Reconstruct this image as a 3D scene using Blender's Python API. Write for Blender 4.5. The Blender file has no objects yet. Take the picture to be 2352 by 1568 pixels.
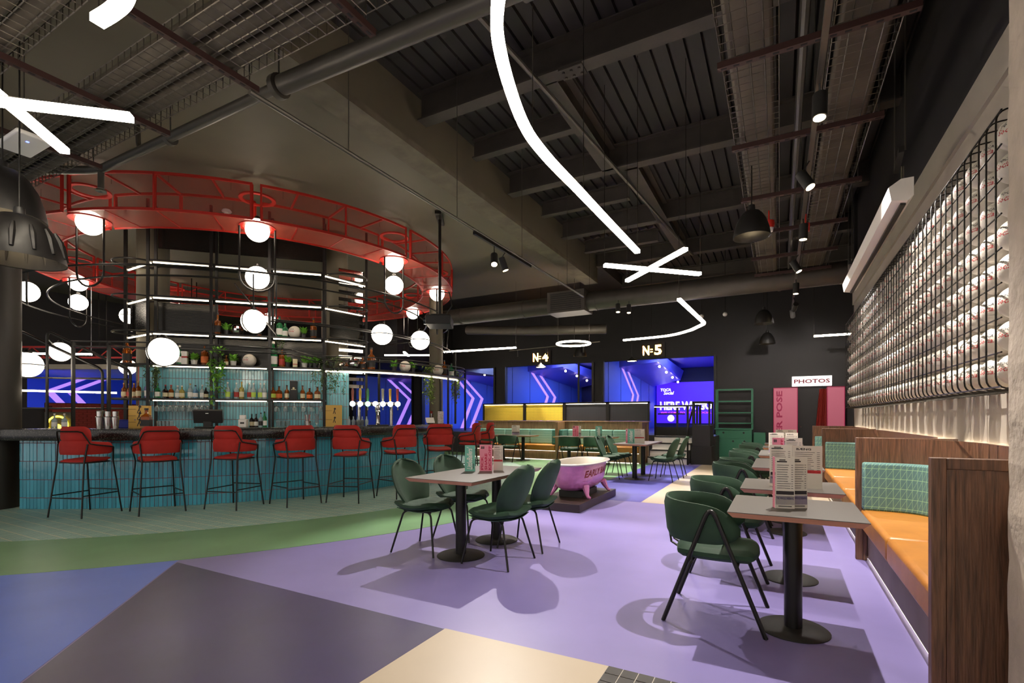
import bpy, bmesh, math, random
from mathutils import Vector, Matrix
random.seed(7)
SC = bpy.context.scene
COL = SC.collection
PI = math.pi
R = math.radians
# ---------------------------------------------------------------- camera
CAMA = R(28.37); CA, SA = math.cos(CAMA), math.sin(CAMA)
cd = bpy.data.cameras.new('camera'); cam = bpy.data.objects.new('camera', cd); COL.objects.link(cam)
cam.location = (0, 0, 1.31); cam.rotation_euler = (R(90), 0, CAMA)
cd.sensor_width = 36; cd.lens = 36*1137/2352; cd.shift_y = 173/2352; cd.clip_start = .05; cd.clip_end = 200
SC.camera = cam
# ---------------------------------------------------------------- world, exposure
w = bpy.data.worlds.new('world'); SC.world = w; w.use_nodes = True
w.node_tree.nodes['Background'].inputs[0].default_value = (1, .93, .85, 1)
w.node_tree.nodes['Background'].inputs[1].default_value = .42
SC.view_settings.view_transform = 'Standard'; SC.view_settings.look = 'None'
SC.view_settings.exposure = 1.45; SC.view_settings.gamma = 1; SC.view_settings.use_curve_mapping = False
SC.cycles.use_denoising = True
SC.cycles.max_bounces = 6; SC.cycles.diffuse_bounces = 3; SC.cycles.glossy_bounces = 3
SC.cycles.use_adaptive_sampling = True; SC.cycles.adaptive_threshold = .09; SC.cycles.adaptive_min_samples = 12
SC.cycles.transparent_max_bounces = 12; SC.cycles.transmission_bounces = 4
SC.cycles.caustics_reflective = False; SC.cycles.caustics_refractive = False
SC.cycles.sample_clamp_indirect = 4
# ---------------------------------------------------------------- helpers
def W(xc, yc):                       # right / forward seen from the doorway -> room plan
    return (xc*CA - yc*SA, xc*SA + yc*CA)
def lin(h):
    h = h.lstrip('#'); c = [int(h[i:i+2], 16)/255 for i in (0, 2, 4)]
    return tuple(((v+.055)/1.055)**2.4 if v > .04045 else v/12.92 for v in c) + (1,)
MATS = {}
def mat(name, col, rough=.5, metal=0, var=0, vscale=6, bump=0, bscale=40, emit=None, es=0, trans=0, alpha=1, spec=.5, coat=0, sheen=0, stretch=None, col2=None):
    if name in MATS: return MATS[name]
    m = bpy.data.materials.new(name); m.use_nodes = True; MATS[name] = m
    nt = m.node_tree; b = nt.nodes['Principled BSDF']; I = b.inputs
    c = lin(col) if isinstance(col, str) else col
    I['Base Color'].default_value = c; I['Roughness'].default_value = rough; I['Metallic'].default_value = metal
    I['Specular IOR Level'].default_value = spec
    if emit: I['Emission Color'].default_value = lin(emit); I['Emission Strength'].default_value = es
    if trans: I['Transmission Weight'].default_value = trans; I['IOR'].default_value = 1.35
    if coat: I['Coat Weight'].default_value = coat; I['Coat Roughness'].default_value = .05
    if sheen: I['Sheen Weight'].default_value = sheen; I['Sheen Tint'].default_value = c; I['Sheen Roughness'].default_value = .35
    if alpha < 1: I['Alpha'].default_value = alpha
    tc = None
    if var or bump:
        tc = nt.nodes.new('ShaderNodeTexCoord'); mp = nt.nodes.new('ShaderNodeMapping'); nt.links.new(tc.outputs['Object'], mp.inputs[0])
        if stretch: mp.inputs['Scale'].default_value = stretch
    if var:
        n = nt.nodes.new('ShaderNodeTexNoise'); n.inputs['Scale'].default_value = vscale; n.inputs['Detail'].default_value = 5
        nt.links.new(mp.outputs[0], n.inputs['Vector'])
        r = nt.nodes.new('ShaderNodeValToRGB'); r.color_ramp.elements[0].position = .3; r.color_ramp.elements[1].position = .7
        r.color_ramp.elements[0].color = tuple(v*(1-var) for v in c[:3]) + (1,)
        r.color_ramp.elements[1].color = lin(col2) if col2 else tuple(min(1, v*(1+var)) for v in c[:3]) + (1,)
        nt.links.new(n.outputs[0], r.inputs[0]); nt.links.new(r.outputs[0], I['Base Color'])
    if bump:
        n2 = nt.nodes.new('ShaderNodeTexNoise'); n2.inputs['Scale'].default_value = bscale; n2.inputs['Detail'].default_value = 4
        nt.links.new(mp.outputs[0], n2.inputs['Vector'])
        bp = nt.nodes.new('ShaderNodeBump'); bp.inputs['Strength'].default_value = bump; bp.inputs['Distance'].default_value = .01
        nt.links.new(n2.outputs[0], bp.inputs['Height']); nt.links.new(bp.outputs[0], I['Normal'])
    return m
class MB:
    def __init__(s): s.v = []; s.f = []; s.m = []
    def add(s, vs, fs, mi=0):
        o = len(s.v); s.v += [tuple(p) for p in vs]; s.f += [tuple(i+o for i in f) for f in fs]; s.m += [mi]*len(fs); return s
    def box(s, x0, x1, y0, y1, z0, z1, mi=0):
        return s.add([(x, y, z) for z in (z0, z1) for y in (y0, y1) for x in (x0, x1)],
                     [(0, 2, 3, 1), (4, 5, 7, 6), (0, 1, 5, 4), (2, 6, 7, 3), (0, 4, 6, 2), (1, 3, 7, 5)], mi)
    def obox(s, c, ax, ay, az, mi=0):   # centre and three half-axis vectors
        c, ax, ay, az = map(Vector, (c, ax, ay, az))
        return s.add([c+ax*i+ay*j+az*k for k in (-1, 1) for j in (-1, 1) for i in (-1, 1)],
                     [(0, 2, 3, 1), (4, 5, 7, 6), (0, 1, 5, 4), (2, 6, 7, 3), (0, 4, 6, 2), (1, 3, 7, 5)], mi)
    def bar(s, p0, p1, w, h, mi=0):
        p0, p1 = Vector(p0), Vector(p1); d = p1-p0; up = Vector((0, 0, 1))
        if abs(d.normalized().z) > .95: up = Vector((0, 1, 0))
        sd = d.cross(up).normalized(); u2 = sd.cross(d).normalized()
        return s.obox((p0+p1)/2, d/2, sd*w/2, u2*h/2, mi)
    def tube(s, path, r, n=8, closed=False, cap=True, mi=0):
        P = [Vector(p) for p in path]; N = len(P); rings = []; T0 = None; U = None
        rr = r if isinstance(r, (list, tuple)) else [r]*N
        for i in range(N):
            if closed: t = (P[(i+1) % N]-P[i-1]).normalized()
            elif i == 0: t = (P[1]-P[0]).normalized()
            elif i == N-1: t = (P[-1]-P[-2]).normalized()
            else: t = ((P[i+1]-P[i]).normalized()+(P[i]-P[i-1]).normalized()).normalized()
            if U is None:
                a = Vector((0, 0, 1)) if abs(t.z) < .9 else Vector((1, 0, 0)); U = (a-t*a.dot(t)).normalized()
            else:
                U = (U-t*U.dot(t)); U = U.normalized() if U.length > 1e-6 else Vector((1, 0, 0))
            V_ = t.cross(U); rings.append([P[i]+(U*math.cos(2*PI*k/n)+V_*math.sin(2*PI*k/n))*rr[i] for k in range(n)])
        vs = [p for rg in rings for p in rg]; fs = []
        for i in range(N if closed else N-1):
            j = (i+1) % N
            for k in range(n): fs.append((i*n+k, i*n+(k+1) % n, j*n+(k+1) % n, j*n+k))
        if cap and not closed: fs += [tuple(range(n))[::-1], tuple((N-1)*n+k for k in range(n))]
        return s.add(vs, fs, mi)
    def lathe(s, prof, n=16, c=(0, 0, 0), mi=0, a0=0, a1=2*PI):
        full = abs(a1-a0-2*PI) < 1e-6; m = len(prof); vs = []; fs = []; k = n if full else n+1
        for i in range(k):
            a = a0+(a1-a0)*i/n
            for r, z in prof: vs.append((c[0]+r*math.cos(a), c[1]+r*math.sin(a), c[2]+z))
        for i in range(n):
            j = (i+1) % k
            for q in range(m-1): fs.append((i*m+q, j*m+q, j*m+q+1, i*m+q+1))
        return s.add(vs, fs, mi)
    def ball(s, c, r, n=20, mi=0, sz=1):
        m = max(4, n//2); return s.lathe([(r*math.sin(PI*i/m) if 0 < i < m else 1e-5, -r*sz*math.cos(PI*i/m)) for i in range(m+1)], n, c, mi)
    def cyl(s, c, r, z0, z1, n=20, mi=0, r2=None):
        r2 = r if r2 is None else r2
        return s.lathe([(1e-5, z0), (r, z0), (r2, z1), (1e-5, z1)], n, (c[0], c[1], 0), mi)
    def prism(s, poly, z0, z1, mi=0):
        n = len(poly); vs = [(x, y, z0) for x, y in poly]+[(x, y, z1) for x, y in poly]
        fs = [tuple(range(n))[::-1], tuple(range(n, 2*n))]+[(i, (i+1) % n, (i+1) % n+n, i+n) for i in range(n)]
        return s.add(vs, fs, mi)
    def shell(s, fn, nu, nv, th, mi=0, close_u=False):   # thick sheet from fn(u,v) with u,v in 0..1
        G = [[Vector(fn(i/nu, j/nv)) for j in range(nv+1)] for i in range(nu+1)]; B = []
        for i in range(nu+1):
            row = []
            for j in range(nv+1):
                a = G[min(i+1, nu)][j]-G[max(i-1, 0)][j]; b = G[i][min(j+1, nv)]-G[i][max(j-1, 0)]
                nn = a.cross(b); nn = nn.normalized() if nn.length > 1e-9 else Vector((0, 0, 1))
                e = min(i, nu-i, j, nv-j); t = th*(.35 if e == 0 else 1)
                row.append((G[i][j]+nn*t/2, G[i][j]-nn*t/2))
            B.append(row)
        idx = lambda i, j, k: (i*(nv+1)+j)*2+k
        vs = [B[i][j][k] for i in range(nu+1) for j in range(nv+1) for k in (0, 1)]; fs = []
        for i in range(nu):
            for j in range(nv):
                fs.append((idx(i, j, 0), idx(i+1, j, 0), idx(i+1, j+1, 0), idx(i, j+1, 0)))
                fs.append((idx(i, j, 1), idx(i, j+1, 1), idx(i+1, j+1, 1), idx(i+1, j, 1)))
        for i in range(nu):
            fs.append((idx(i, 0, 0), idx(i, 0, 1), idx(i+1, 0, 1), idx(i+1, 0, 0))); fs.append((idx(i, nv, 0), idx(i+1, nv, 0), idx(i+1, nv, 1), idx(i, nv, 1)))
        for j in range(nv):
            fs.append((idx(0, j, 0), idx(0, j+1, 0), idx(0, j+1, 1), idx(0, j, 1))); fs.append((idx(nu, j, 0), idx(nu, j, 1), idx(nu, j+1, 1), idx(nu, j+1, 0)))
        return s.add(vs, fs, mi)
    def mesh(s, name, mats, smooth=False, bevel=0, off=(0, 0, 0)):
        me = bpy.data.meshes.new(name); o = Vector(off)
        me.from_pydata([Vector(p)-o for p in s.v], [], s.f)
        for m in (mats if isinstance(mats, (list, tuple)) else [mats]): me.materials.append(m)
        if any(s.m): me.polygons.foreach_set('material_index', s.m)
        bm = bmesh.new(); bm.from_mesh(me)
        bmesh.ops.remove_doubles(bm, verts=bm.verts, dist=2e-5)
        bmesh.ops.recalc_face_normals(bm, faces=bm.faces)
        for f in bm.faces: f.smooth = smooth
        if bevel:
          for f in bmesh.ops.bevel(bm, geom=[e for e in bm.edges if len(e.link_faces) == 2 and e.calc_face_angle(0) > .5], offset=bevel, segments=2, affect='EDGES', profile=.5)['faces']: f.smooth = True
        bm.to_mesh(me); bm.free()
        if smooth: me.set_sharp_from_angle(angle=R(38))
        return me
    def build(s, name, mats, parent=None, smooth=False, bevel=0, world=False, loc=None):
        off = (0, 0, 0)
        if world:
            off = wloc(parent) if parent else (loc or (0, 0, 0))
        o = bpy.data.objects.new(name, s.mesh(name, mats, smooth, bevel, off)); COL.objects.link(o)
        if parent: o.parent = parent
        elif loc: o.location = loc
        return o
def wloc(o):
    p = Vector((0, 0, 0))
    while o is not None: p = p+o.location; o = o.parent
    return p
def tag(o, label, cat, group=None):
    o['label'] = label; o['category'] = cat
    if group: o['group'] = group
    return o
def thing(name, label, cat, loc=(0, 0, 0), rz=0, group=None):
    o = bpy.data.objects.new(name, None); COL.objects.link(o); o.empty_display_size = .1
    o.location = loc; o.rotation_euler = (0, 0, rz); return tag(o, label, cat, group)
def struct(o): o['kind'] = 'structure'; return o
def stuff(o): o['kind'] = 'stuff'; return o
def put(name, me, parent, loc=(0, 0, 0), rot=None):
    o = bpy.data.objects.new(name, me); COL.objects.link(o); o.parent = parent; o.location = loc
    if rot: o.rotation_euler = rot
    return o
def dup(root, loc, rz, label, group=None):
    def cp(o, par):
        c = o.copy(); COL.objects.link(c); c.parent = par
        for ch in o.children: cp(ch, c)
        return c
    r = cp(root, None); r.location = loc; r.rotation_euler = (0, 0, rz); r['label'] = label
    if group: r['group'] = group
    return r
ORD = ['first', 'second', 'third', 'fourth', 'fifth', 'sixth', 'seventh', 'eighth', 'ninth', 'tenth', 'eleventh', 'twelfth', 'thirteenth', 'fourteenth', 'fifteenth', 'sixteenth', 'seventeenth', 'eighteenth', 'nineteenth', 'twentieth']+['twenty-'+k for k in ('first', 'second', 'third', 'fourth', 'fifth', 'sixth', 'seventh', 'eighth', 'ninth')]
_tc = {}
def text_geo(txt, size=1, bold=0, shear=0, ext=0, space=1, res=2):
    k = (txt, size, bold, shear, ext, space)
    if k in _tc: return _tc[k]
    c = bpy.data.curves.new('t', 'FONT'); c.body = txt; c.size = size; c.offset = bold*size; c.shear = shear; c.extrude = ext; c.space_character = space
    c.resolution_u = res; c.align_x = 'CENTER'; c.align_y = 'CENTER'
    o = bpy.data.objects.new('t', c); COL.objects.link(o)
    me = bpy.data.meshes.new_from_object(o.evaluated_get(bpy.context.evaluated_depsgraph_get()))
    vs = [tuple(v.co) for v in me.vertices]; fs = [tuple(p.vertices) for p in me.polygons]
    bpy.data.objects.remove(o); bpy.data.curves.remove(c); bpy.data.meshes.remove(me)
    _tc[k] = (vs, fs); return _tc[k]
def text(mb, txt, size, o, ux, uy, bold=0, shear=0, mi=0, space=1, fit=None, res=2):   # flat lettering: o centre, ux right, uy up
    vs, fs = text_geo(txt, 1, bold, shear, 0, space, res); o, ux, uy = Vector(o), Vector(ux), Vector(uy)
    sx = sy = size
    if fit:
        xs = [v[0] for v in vs]; ys = [v[1] for v in vs]; sx = fit[0]/(max(xs)-min(xs)); sy = fit[1]/(max(ys)-min(ys))
        cx, cy = (max(xs)+min(xs))/2, (max(ys)+min(ys))/2
    else: cx = cy = 0
    mb.add([o+ux*((v[0]-cx)*sx)+uy*((v[1]-cy)*sy) for v in vs], fs, mi); return mb
def arc(c, r, a0, a1, n, z=0): return [(c[0]+r*math.cos(a0+(a1-a0)*i/n), c[1]+r*math.sin(a0+(a1-a0)*i/n), z) for i in range(n+1)]
def fillet(P, r, n=5, closed=False):    # rounds the corners of a polyline
    P = [Vector(p) for p in P]; out = []; N = len(P)
    for i in range(N):
        if not closed and i in (0, N-1): out.append(P[i]); continue
        a, b, c = P[i-1], P[i], P[(i+1) % N]; d0, d1 = (a-b), (c-b); rr = min(r, d0.length*.45, d1.length*.45)
        p0 = b+d0.normalized()*rr; p1 = b+d1.normalized()*rr
        for k in range(n+1): t = k/n; out.append(p0*(1-t)**2+b*2*t*(1-t)+p1*t*t)
    return out
def light(kind, name, loc, energy, col=(1, .86, .7), size=.1, target=None, spot=None, blend=.3, sy=None):
    l = bpy.data.lights.new(name, kind); l.energy = energy; l.color = col
    if kind == 'AREA':
        l.size = size
        if sy: l.shape = 'RECTANGLE'; l.size_y = sy
    else: l.shadow_soft_size = size
    if spot: l.spot_size = R(spot); l.spot_blend = blend
    o = bpy.data.objects.new(name, l); COL.objects.link(o); o.location = loc
    if target is not None: o.rotation_euler = (Vector(target)-Vector(loc)).to_track_quat('-Z', 'Y').to_euler()
    return o
# ---------------------------------------------------------------- materials
black = mat('black_metal', '#15120f', .38, .3); blackm = mat('black_matt', '#171513', .6); charcoal = mat('charcoal', '#262220', .7, var=.15)
dark = mat('dark_paint', '#211e1d', .75, var=.12, vscale=3); steel = mat('steel', '#b8b6b2', .2, 1); galv = mat('galvanised', '#5f5b54', .4, .8)
LED = mat('led_light', '#fff4e0', emit='#fff0d8', es=11); LEDs = mat('led_strip', '#fff4e0', emit='#ffeccb', es=3.2)
GLOBE = mat('opal_globe', '#fff6e8', .3, emit='#fff0da', es=3.6); LEDf = mat('led_floor', '#fff4e0', emit='#fff0e0', es=1.0); WARM = mat('lamp_glow', '#fff4e0', emit='#ffe2b0', es=8)
redm = mat('red_metal', '#b4261c', .4, .1); wood = mat('oak', '#644430', .45, var=.5, vscale=9, stretch=(9, 9, .6), bump=.25, bscale=14)
woodl = mat('oak_light', '#8a6b4c', .5, var=.3, vscale=5, stretch=(8, 8, .7), bump=.15, bscale=14)
ply = mat('plywood_edge', '#c38c6c', .5, var=.15, vscale=9, stretch=(1, 1, 40)); lam = mat('laminate', '#4d4842', .5)
orange = mat('tan_leather', '#b3752d', .38, var=.1, bump=.08, bscale=60)
velvet = mat('green_velvet', '#1c3925', .75, var=.25, vscale=5, sheen=.35); redv = mat('red_velvet', '#a51c13', .8, var=.12, vscale=6, sheen=.3)
white = mat('white_paint', '#e4e0da', .5); cream = mat('cream_plaster', '#a59c8e', .7, var=.06, vscale=2, bump=.1, bscale=8)
def mesh_mat(name, col, a, rough=.5, metal=0):     # woven mesh too fine to show its wires: lets part of the light through
    m = bpy.data.materials.new(name); m.use_nodes = True; nt = m.node_tree; b = nt.nodes['Principled BSDF']
    b.inputs['Base Color'].default_value = lin(col); b.inputs['Roughness'].default_value = rough; b.inputs['Metallic'].default_value = metal; b.inputs['Alpha'].default_value = a
    MATS[name] = m; return m
def grid_mat(name, col, line, sc, wd=.06, rough=.6, diag=False, colv=None):  # printed/woven line grid in object space (x+y, z)
    m = bpy.data.materials.new(name); m.use_nodes = True; nt = m.node_tree; b = nt.nodes['Principled BSDF']; b.inputs['Roughness'].default_value = rough
    L = nt.links.new; tc = nt.nodes.new('ShaderNodeTexCoord'); sx = nt.nodes.new('ShaderNodeSeparateXYZ'); L(tc.outputs['Object'], sx.inputs[0])
    def mth(op, a, c=None):
        n = nt.nodes.new('ShaderNodeMath'); n.operation = op
        for i, q in enumerate((a, c)):
            if q is None: continue
            if isinstance(q, (int, float)): n.inputs[i].default_value = q
            else: L(q, n.inputs[i])
        return n.outputs[0]
    h = mth('SUBTRACT', sx.outputs[0], sx.outputs[1]); hs = mth('MULTIPLY', h, sc[0]); zs = mth('MULTIPLY', sx.outputs[2], sc[1])
    lines = [hs, zs]+([mth('SUBTRACT', hs, zs)] if diag else [])
    acc = None
    for q in lines:
        l = mth('LESS_THAN', mth('FRACT', q), wd); acc = l if acc is None else mth('MAXIMUM', acc, l)
    mx = nt.nodes.new('ShaderNodeMix'); mx.data_type = 'RGBA'; L(acc, mx.inputs['Factor']); mx.inputs['A'].default_value = lin(col); mx.inputs['B'].default_value = lin(line)
    L(mx.outputs['Result'], b.inputs['Base Color']); MATS[name] = m; return m
# ================================================================ STRUCTURE
BX, BY = W(-6.5, 11.96)          # centre of the round bar
def fm(n, c, v=.1, rough=.42): return mat(n, c, rough, var=v, vscale=1.3, bump=.03, bscale=5)
f_pur = fm('resin_purple', '#7a70a6'); f_green = fm('resin_green', '#6b9468', .16); f_navy = fm('resin_navy', '#352d55', .22, .36); f_blue = fm('resin_blue', '#5b74cf', .1)
f_beige = fm('resin_beige', '#b0a18a', .05); f_navy2 = fm('resin_indigo', '#4a459a', .2)
fl = MB().box(-24, 6, -4, 27, -.1, 0).build('floor', f_pur); struct(fl)
def zone(poly, z, m): return MB().prism(poly, -.02, z).build('floor_zone', m, fl)
def disc(r, a0=-PI, a1=PI, n=140): return [(BX+r*math.cos(a0+(a1-a0)*i/n), BY+r*math.sin(a0+(a1-a0)*i/n)) for i in range(n)]
zone([(-24, 8.6), (-3.12, 8.6), (-3.12, 14.3), (-24, 14.3)], .001, f_green)
zone([(-3.12, 7.62), (-1.87, 7.62), (-1.87, 13.9), (-3.12, 13.9)], .0014, f_navy2)
zone([(-1.87, 7.62), (2.2, 7.62), (2.2, 17), (-1.87, 17)], .0014, f_beige)
zone([(-24, -3), (.7, -3), (-4.77, 2.47), (-6.2, 3.9), (-24, 3.9)], .001, f_blue)
zone([(-4.77, 2.49), (-1.82, 2.49), (-1.82, -.46)], .0018, f_navy)
zone([(-1.82, 2.5), (-.79, 2.53), (-.79, -3), (-1.82, -3)], .0014, f_beige)
zone(disc(8.2), .0026, f_green)
mos = mat('mosaic_teal', '#7fa39b', .45)
nt = mos.node_tree; bk = nt.nodes.new('ShaderNodeTexBrick'); tc = nt.nodes.new('ShaderNodeTexCoord'); mp = nt.nodes.new('ShaderNodeMapping'); mp.inputs['Rotation'].default_value = (0, 0, 0)
nt.links.new(tc.outputs['Object'], mp.inputs[0]); nt.links.new(mp.outputs[0], bk.inputs[0]); nt.links.new(bk.outputs[0], nt.nodes['Principled BSDF'].inputs['Base Color'])
bk.inputs['Color1'].default_value = lin('#7fb0a8'); bk.inputs['Color2'].default_value = lin('#6f9d9a'); bk.inputs['Mortar'].default_value = lin('#cfc9a8'); bk.inputs['Scale'].default_value = 1
bk.inputs['Mortar Size'].default_value = .006; bk.inputs['Brick Width'].default_value = .05; bk.inputs['Row Height'].default_value = .16; bk.offset = 0
zone(disc(6.87), .0034, mos)
MB().box(-.79, 1.2, -3, 2.53, -.02, .001).build('floor_zone', mat('grout_white', '#b9b2a6', .8), fl)
tme = MB().box(-.037, .037, -.037, .037, 0, .003).mesh('tile', mat('tile_black', '#2a2724', .5, var=.15, vscale=3))
for i in range(15):
    for j in range(9): put('tile', tme, fl, (-.75+i*.08, 2.49-j*.08, .001))
# ---- ceiling deck with folded ribs, beams, bar soffit
deck = MB(); prof = []; x = -6.0
while x < 6: prof += [(x, 5.9), (x+.165, 5.9), (x+.168, 5.97), (x+.197, 5.97)]; x += .2
n = len(prof); deck.add([(p[0], y, p[1]) for y in (-5, 27) for p in prof], [(i, i+1, n+i+1, n+i) for i in range(n-1)])
deck.box(-6, 6, -5, 27, 5.99, 6.1)
dpaint = mat('deck_paint', '#2d2826', .7, var=.12, vscale=2)
struct(deck.build('ceiling', dpaint))
bpaint = mat('beam_paint', '#413a34', .7, var=.2, vscale=3, bump=.3, bscale=20)
def ibeam(p0, p1, zb, h=.34, w=.2):
    m = MB(); a, b = Vector(p0), Vector(p1); z = Vector((0, 0, 1))
    m.bar((a.x, a.y, zb+.01), (b.x, b.y, zb+.01), w, .022); m.bar((a.x, a.y, zb+h-.01), (b.x, b.y, zb+h-.01), w, .022); m.bar((a.x, a.y, zb+h/2), (b.x, b.y, zb+h/2), .016, h)
    return struct(m.build('ceiling_beam', bpaint))
for y in (3.05, 5.62, 8.25, 10.85, 13.4, 15.9): ibeam((-4.5, y), (4.5, y), 5.5, .4)
for x, y0, y1 in ((-2.55, 5.7, 8.2), (-2.2, 8.3, 10.8), (-2.2, 10.9, 13.3), (.9, 3.1, 13.4)): ibeam((x, y0), (x, y1), 5.5, .36, .22)
for y in (6.85, 9.5, 12.1): ibeam((-4.4, y), (-2.55, y), 5.52, .3, .14)
pl = MB().box(-2.35, -2.05, 5.52, 5.72, 5.475, 5.495)
for i in (-.1, 0, .1):
    for j in (-.05, .05): pl.cyl((-2.2+i, 5.62+j), .017, 5.455, 5.475, 8)
struct(pl.build('beam_splice_plate', bpaint))
soff = mat('soffit_paint', '#625b4a', .6, var=.1, vscale=1.2)
struct(MB().box(-26, -4.57, -5, 13.6, 5.22, 5.95).build('ceiling', soff))
struct(MB().box(-4.95, -4.56, -5, 13.6, 5.12, 5.22).build('ceiling_beam', mat('concrete_edge', '#6a6252', .85, var=.2, vscale=4, bump=.5, bscale=9)))
struct(MB().box(-26, -4.5, 13.6, 27, 5.6, 5.95).build('ceiling', dpaint))
# ---- right-hand wall with pale plaster, dark wall above, end return
struct(MB().box(1.36, 1.6, 2.75, 12.36, 0, 3.9).build('wall_right', cream))
struct(MB().box(1.33, 1.6, 2.75, 12.36, 3.62, 3.9).build('trim_1', cream))
struct(MB().box(1.42, 1.7, -4, 12.4, 3.9, 6).build('wall_right', dark))
struct(MB().box(1.36, 2.7, 12.36, 12.5, 0, 6).build('wall_right', dark))
struct(MB().box(2.3, 2.5, 12.5, 17.2, 0, 6).build('wall_right', dark))
conc = mat('rough_plaster', '#b3a697', .9, var=.14, vscale=5, bump=.9, bscale=16)
colm = MB(); pts = []
random.seed(3)
for i in range(60): pts.append((.84+random.uniform(-.003, .004), i*6/59))
for yy in (2.25, 2.8): colm.add([(x, yy, z) for x, z in pts]+[(2.4, yy, z) for x, z in pts], [(i, i+1, 61+i, 60+i) for i in range(59)])
colm.add([(x, yy, z) for x, z in pts for yy in (2.25, 2.8)], [(2*i, 2*i+1, 2*i+3, 2*i+2) for i in range(59)])
struct(colm.build('column', conc, smooth=False))
struct(MB().box(.68, 6, -4, 2.18, -.1, 0).build('floor', f_beige))
# ---- far wall with the play bays
WY = 17.0; HZ = 3.27; FZ = .75
nearblack = mat('wall_black', '#1f1b1c', .6, var=.1, vscale=2)
bayX = [(-17.7, -14.1), (-13.6, -9.95), (-9.49, -5.87), (-5.5, -1.8)]
wb = MB(); xs = [-24]+[v for b in bayX for v in b]+[2.4]
wb.box(-24, 2.4, WY, WY+.2, HZ, 6)
for i in range(0, len(xs), 2): wb.box(xs[i], xs[i+1], WY, WY+.2, 0, HZ)
for b in bayX: wb.box(b[0], b[1], WY, WY+.2, 0, FZ)
struct(wb.build('wall_back', nearblack))
struct(MB().box(-24, -1.62, 15.3, WY, 0, FZ).build('floor', mat('platform_dark', '#2a2726', .6)))
bblue = mat('bay_blue', '#4660b4', .5); bdeep = mat('bay_deep', '#181a4a', .55); bceil = mat('bay_ceiling', '#6a68c8', .35)
pink = mat('chevron_pink', '#b98be0', .5, emit='#b583e8', es=.35)
for k, (x0, x1) in enumerate(bayX):
    BYE = 25.6
    m = MB().box(x0-.12, x0, WY+.2, BYE, FZ-.05, 3.95, 0).box(x1, x1+.12, WY+.2, BYE, FZ-.05, 3.95, 0)
    m.box(x0, x1, WY+.2, BYE, FZ-.1, FZ, 1).box(x0-.1, x1+.1, WY+.2, BYE, 3.72, 3.95, 2).box(x0, x1, BYE, BYE+.1, FZ, 3.95, 1)
    bay = struct(m.build('wall_bay', [bblue, bdeep, bceil]))
    for q in range(5): MB().box(x0+.001, x0+.01, 17.6+q*1.6, 17.61+q*1.6, FZ, 3.6).build('panel_joint', bdeep, bay)
    wg = MB().add([(x0, 19.0, 3.72), (x0+1.5, 19.6, 3.72), (x0+1.5, 24.6, 3.5), (x0, 24.8, 3.5), (x0, 19.0, 3.25), (x0+1.35, 19.6, 3.45), (x0+1.35, 24.6, 3.05), (x0, 24.8, 2.8)],
                  [(0, 1, 2, 3), (4, 5, 6, 7), (0, 1, 5, 4), (1, 2, 6, 5), (2, 3, 7, 6), (3, 0, 4, 7)]).build('sloped_soffit', bceil, bay)
    for q in range(2): MB().obox((x0+1.36, 20.6+q*2.2, 3.52-q*.15), (.02, 0, 0), (0, .3, -.02), (0, 0, .09)).build('soffit_vent', bdeep, bay)
    for q in range(4): MB().ball((x0+1.33, 20+q*1.35, 3.3-q*.12), .05, 10).build('spotlight', WARM, bay)
    for d in (0, .75):
        c = MB(); a, b_, e = (19.2+d*1.15, 3.28-d*.1), (20.9+d*1.15, 2.25), (19.9+d*1.1, .76)
        for (p, q) in ((a, b_), (b_, e)): c.add([(x0+.004+t, p[0]+s, p[1]) for t in (0, .02) for s in (0, .26)]+[(x0+.004+t, q[0]+s, q[1]) for t in (0, .02) for s in (0, .26)], [(0, 1, 5, 4), (2, 6, 7, 3), (0, 4, 6, 2), (1, 3, 7, 5), (0, 2, 3, 1), (4, 5, 7, 6)])
        c.build('chevron_stripe', pink, bay)
    for q in range(3): MB().cyl((x0+.9+q*.9, 19.5), .11, 3.69, 3.72, 14).build('downlight', WARM, bay)
    light('AREA', 'bay_lamp', ((x0+x1)/2, 20.5, 3.65), 190, (.3, .42, 1), 2.5, ((x0+x1)/2-.8, 21, 0), sy=4)
    fr = struct(MB().box(x0-.04, x0+.04, WY-.06, WY, FZ, HZ).box(x1-.04, x1+.04, WY-.06, WY, FZ, HZ).build('trim_2', black))
MB().box(-13.6+2.2, -13.6+2.26, WY-.03, WY+.03, FZ, HZ).build('trim_3', black)['kind'] = 'structure'
struct(MB().box(-6.45, -6.39, WY-.03, WY+.03, FZ, HZ).build('trim_3', black))
# the bay screen
scr = mat('screen_violet', '#2a0d8a', .4, emit='#3d14d8', es=1.25)
nt = scr.node_tree; tc = nt.nodes.new('ShaderNodeTexCoord'); gr = nt.nodes.new('ShaderNodeTexGradient'); gr.gradient_type = 'DIAGONAL'; mp = nt.nodes.new('ShaderNodeMapping'); mp.inputs['Scale'].default_value = (.25, .25, .25); mp.inputs['Rotation'].default_value = (R(90), 0, 0)
rp = nt.nodes.new('ShaderNodeValToRGB'); rp.color_ramp.elements[0].color = lin('#2a10c0'); rp.color_ramp.elements[1].color = lin('#6a1ee6')
nt.links.new(tc.outputs['Object'], mp.inputs[0]); nt.links.new(mp.outputs[0], gr.inputs[0]); nt.links.new(gr.outputs[1], rp.inputs[0]); nt.links.new(rp.outputs[0], nt.nodes['Principled BSDF'].inputs['Emission Color'])
swhite = mat('screen_white', '#ffffff', emit='#dcd6ff', es=1.5); spink = mat('screen_magenta', '#c030d0', emit='#b43ad0', es=1.1)
sc_ = thing('bay_screen', 'violet projection screen reading HERE WE GO at the end of bay number five', 'screen', (-3.6, 25.5, 1))
MB().box(-5.45, -1.75, 25.46, 25.56, 1.0, 3.02).build('screen_panel', scr, sc_, world=True)
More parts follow.
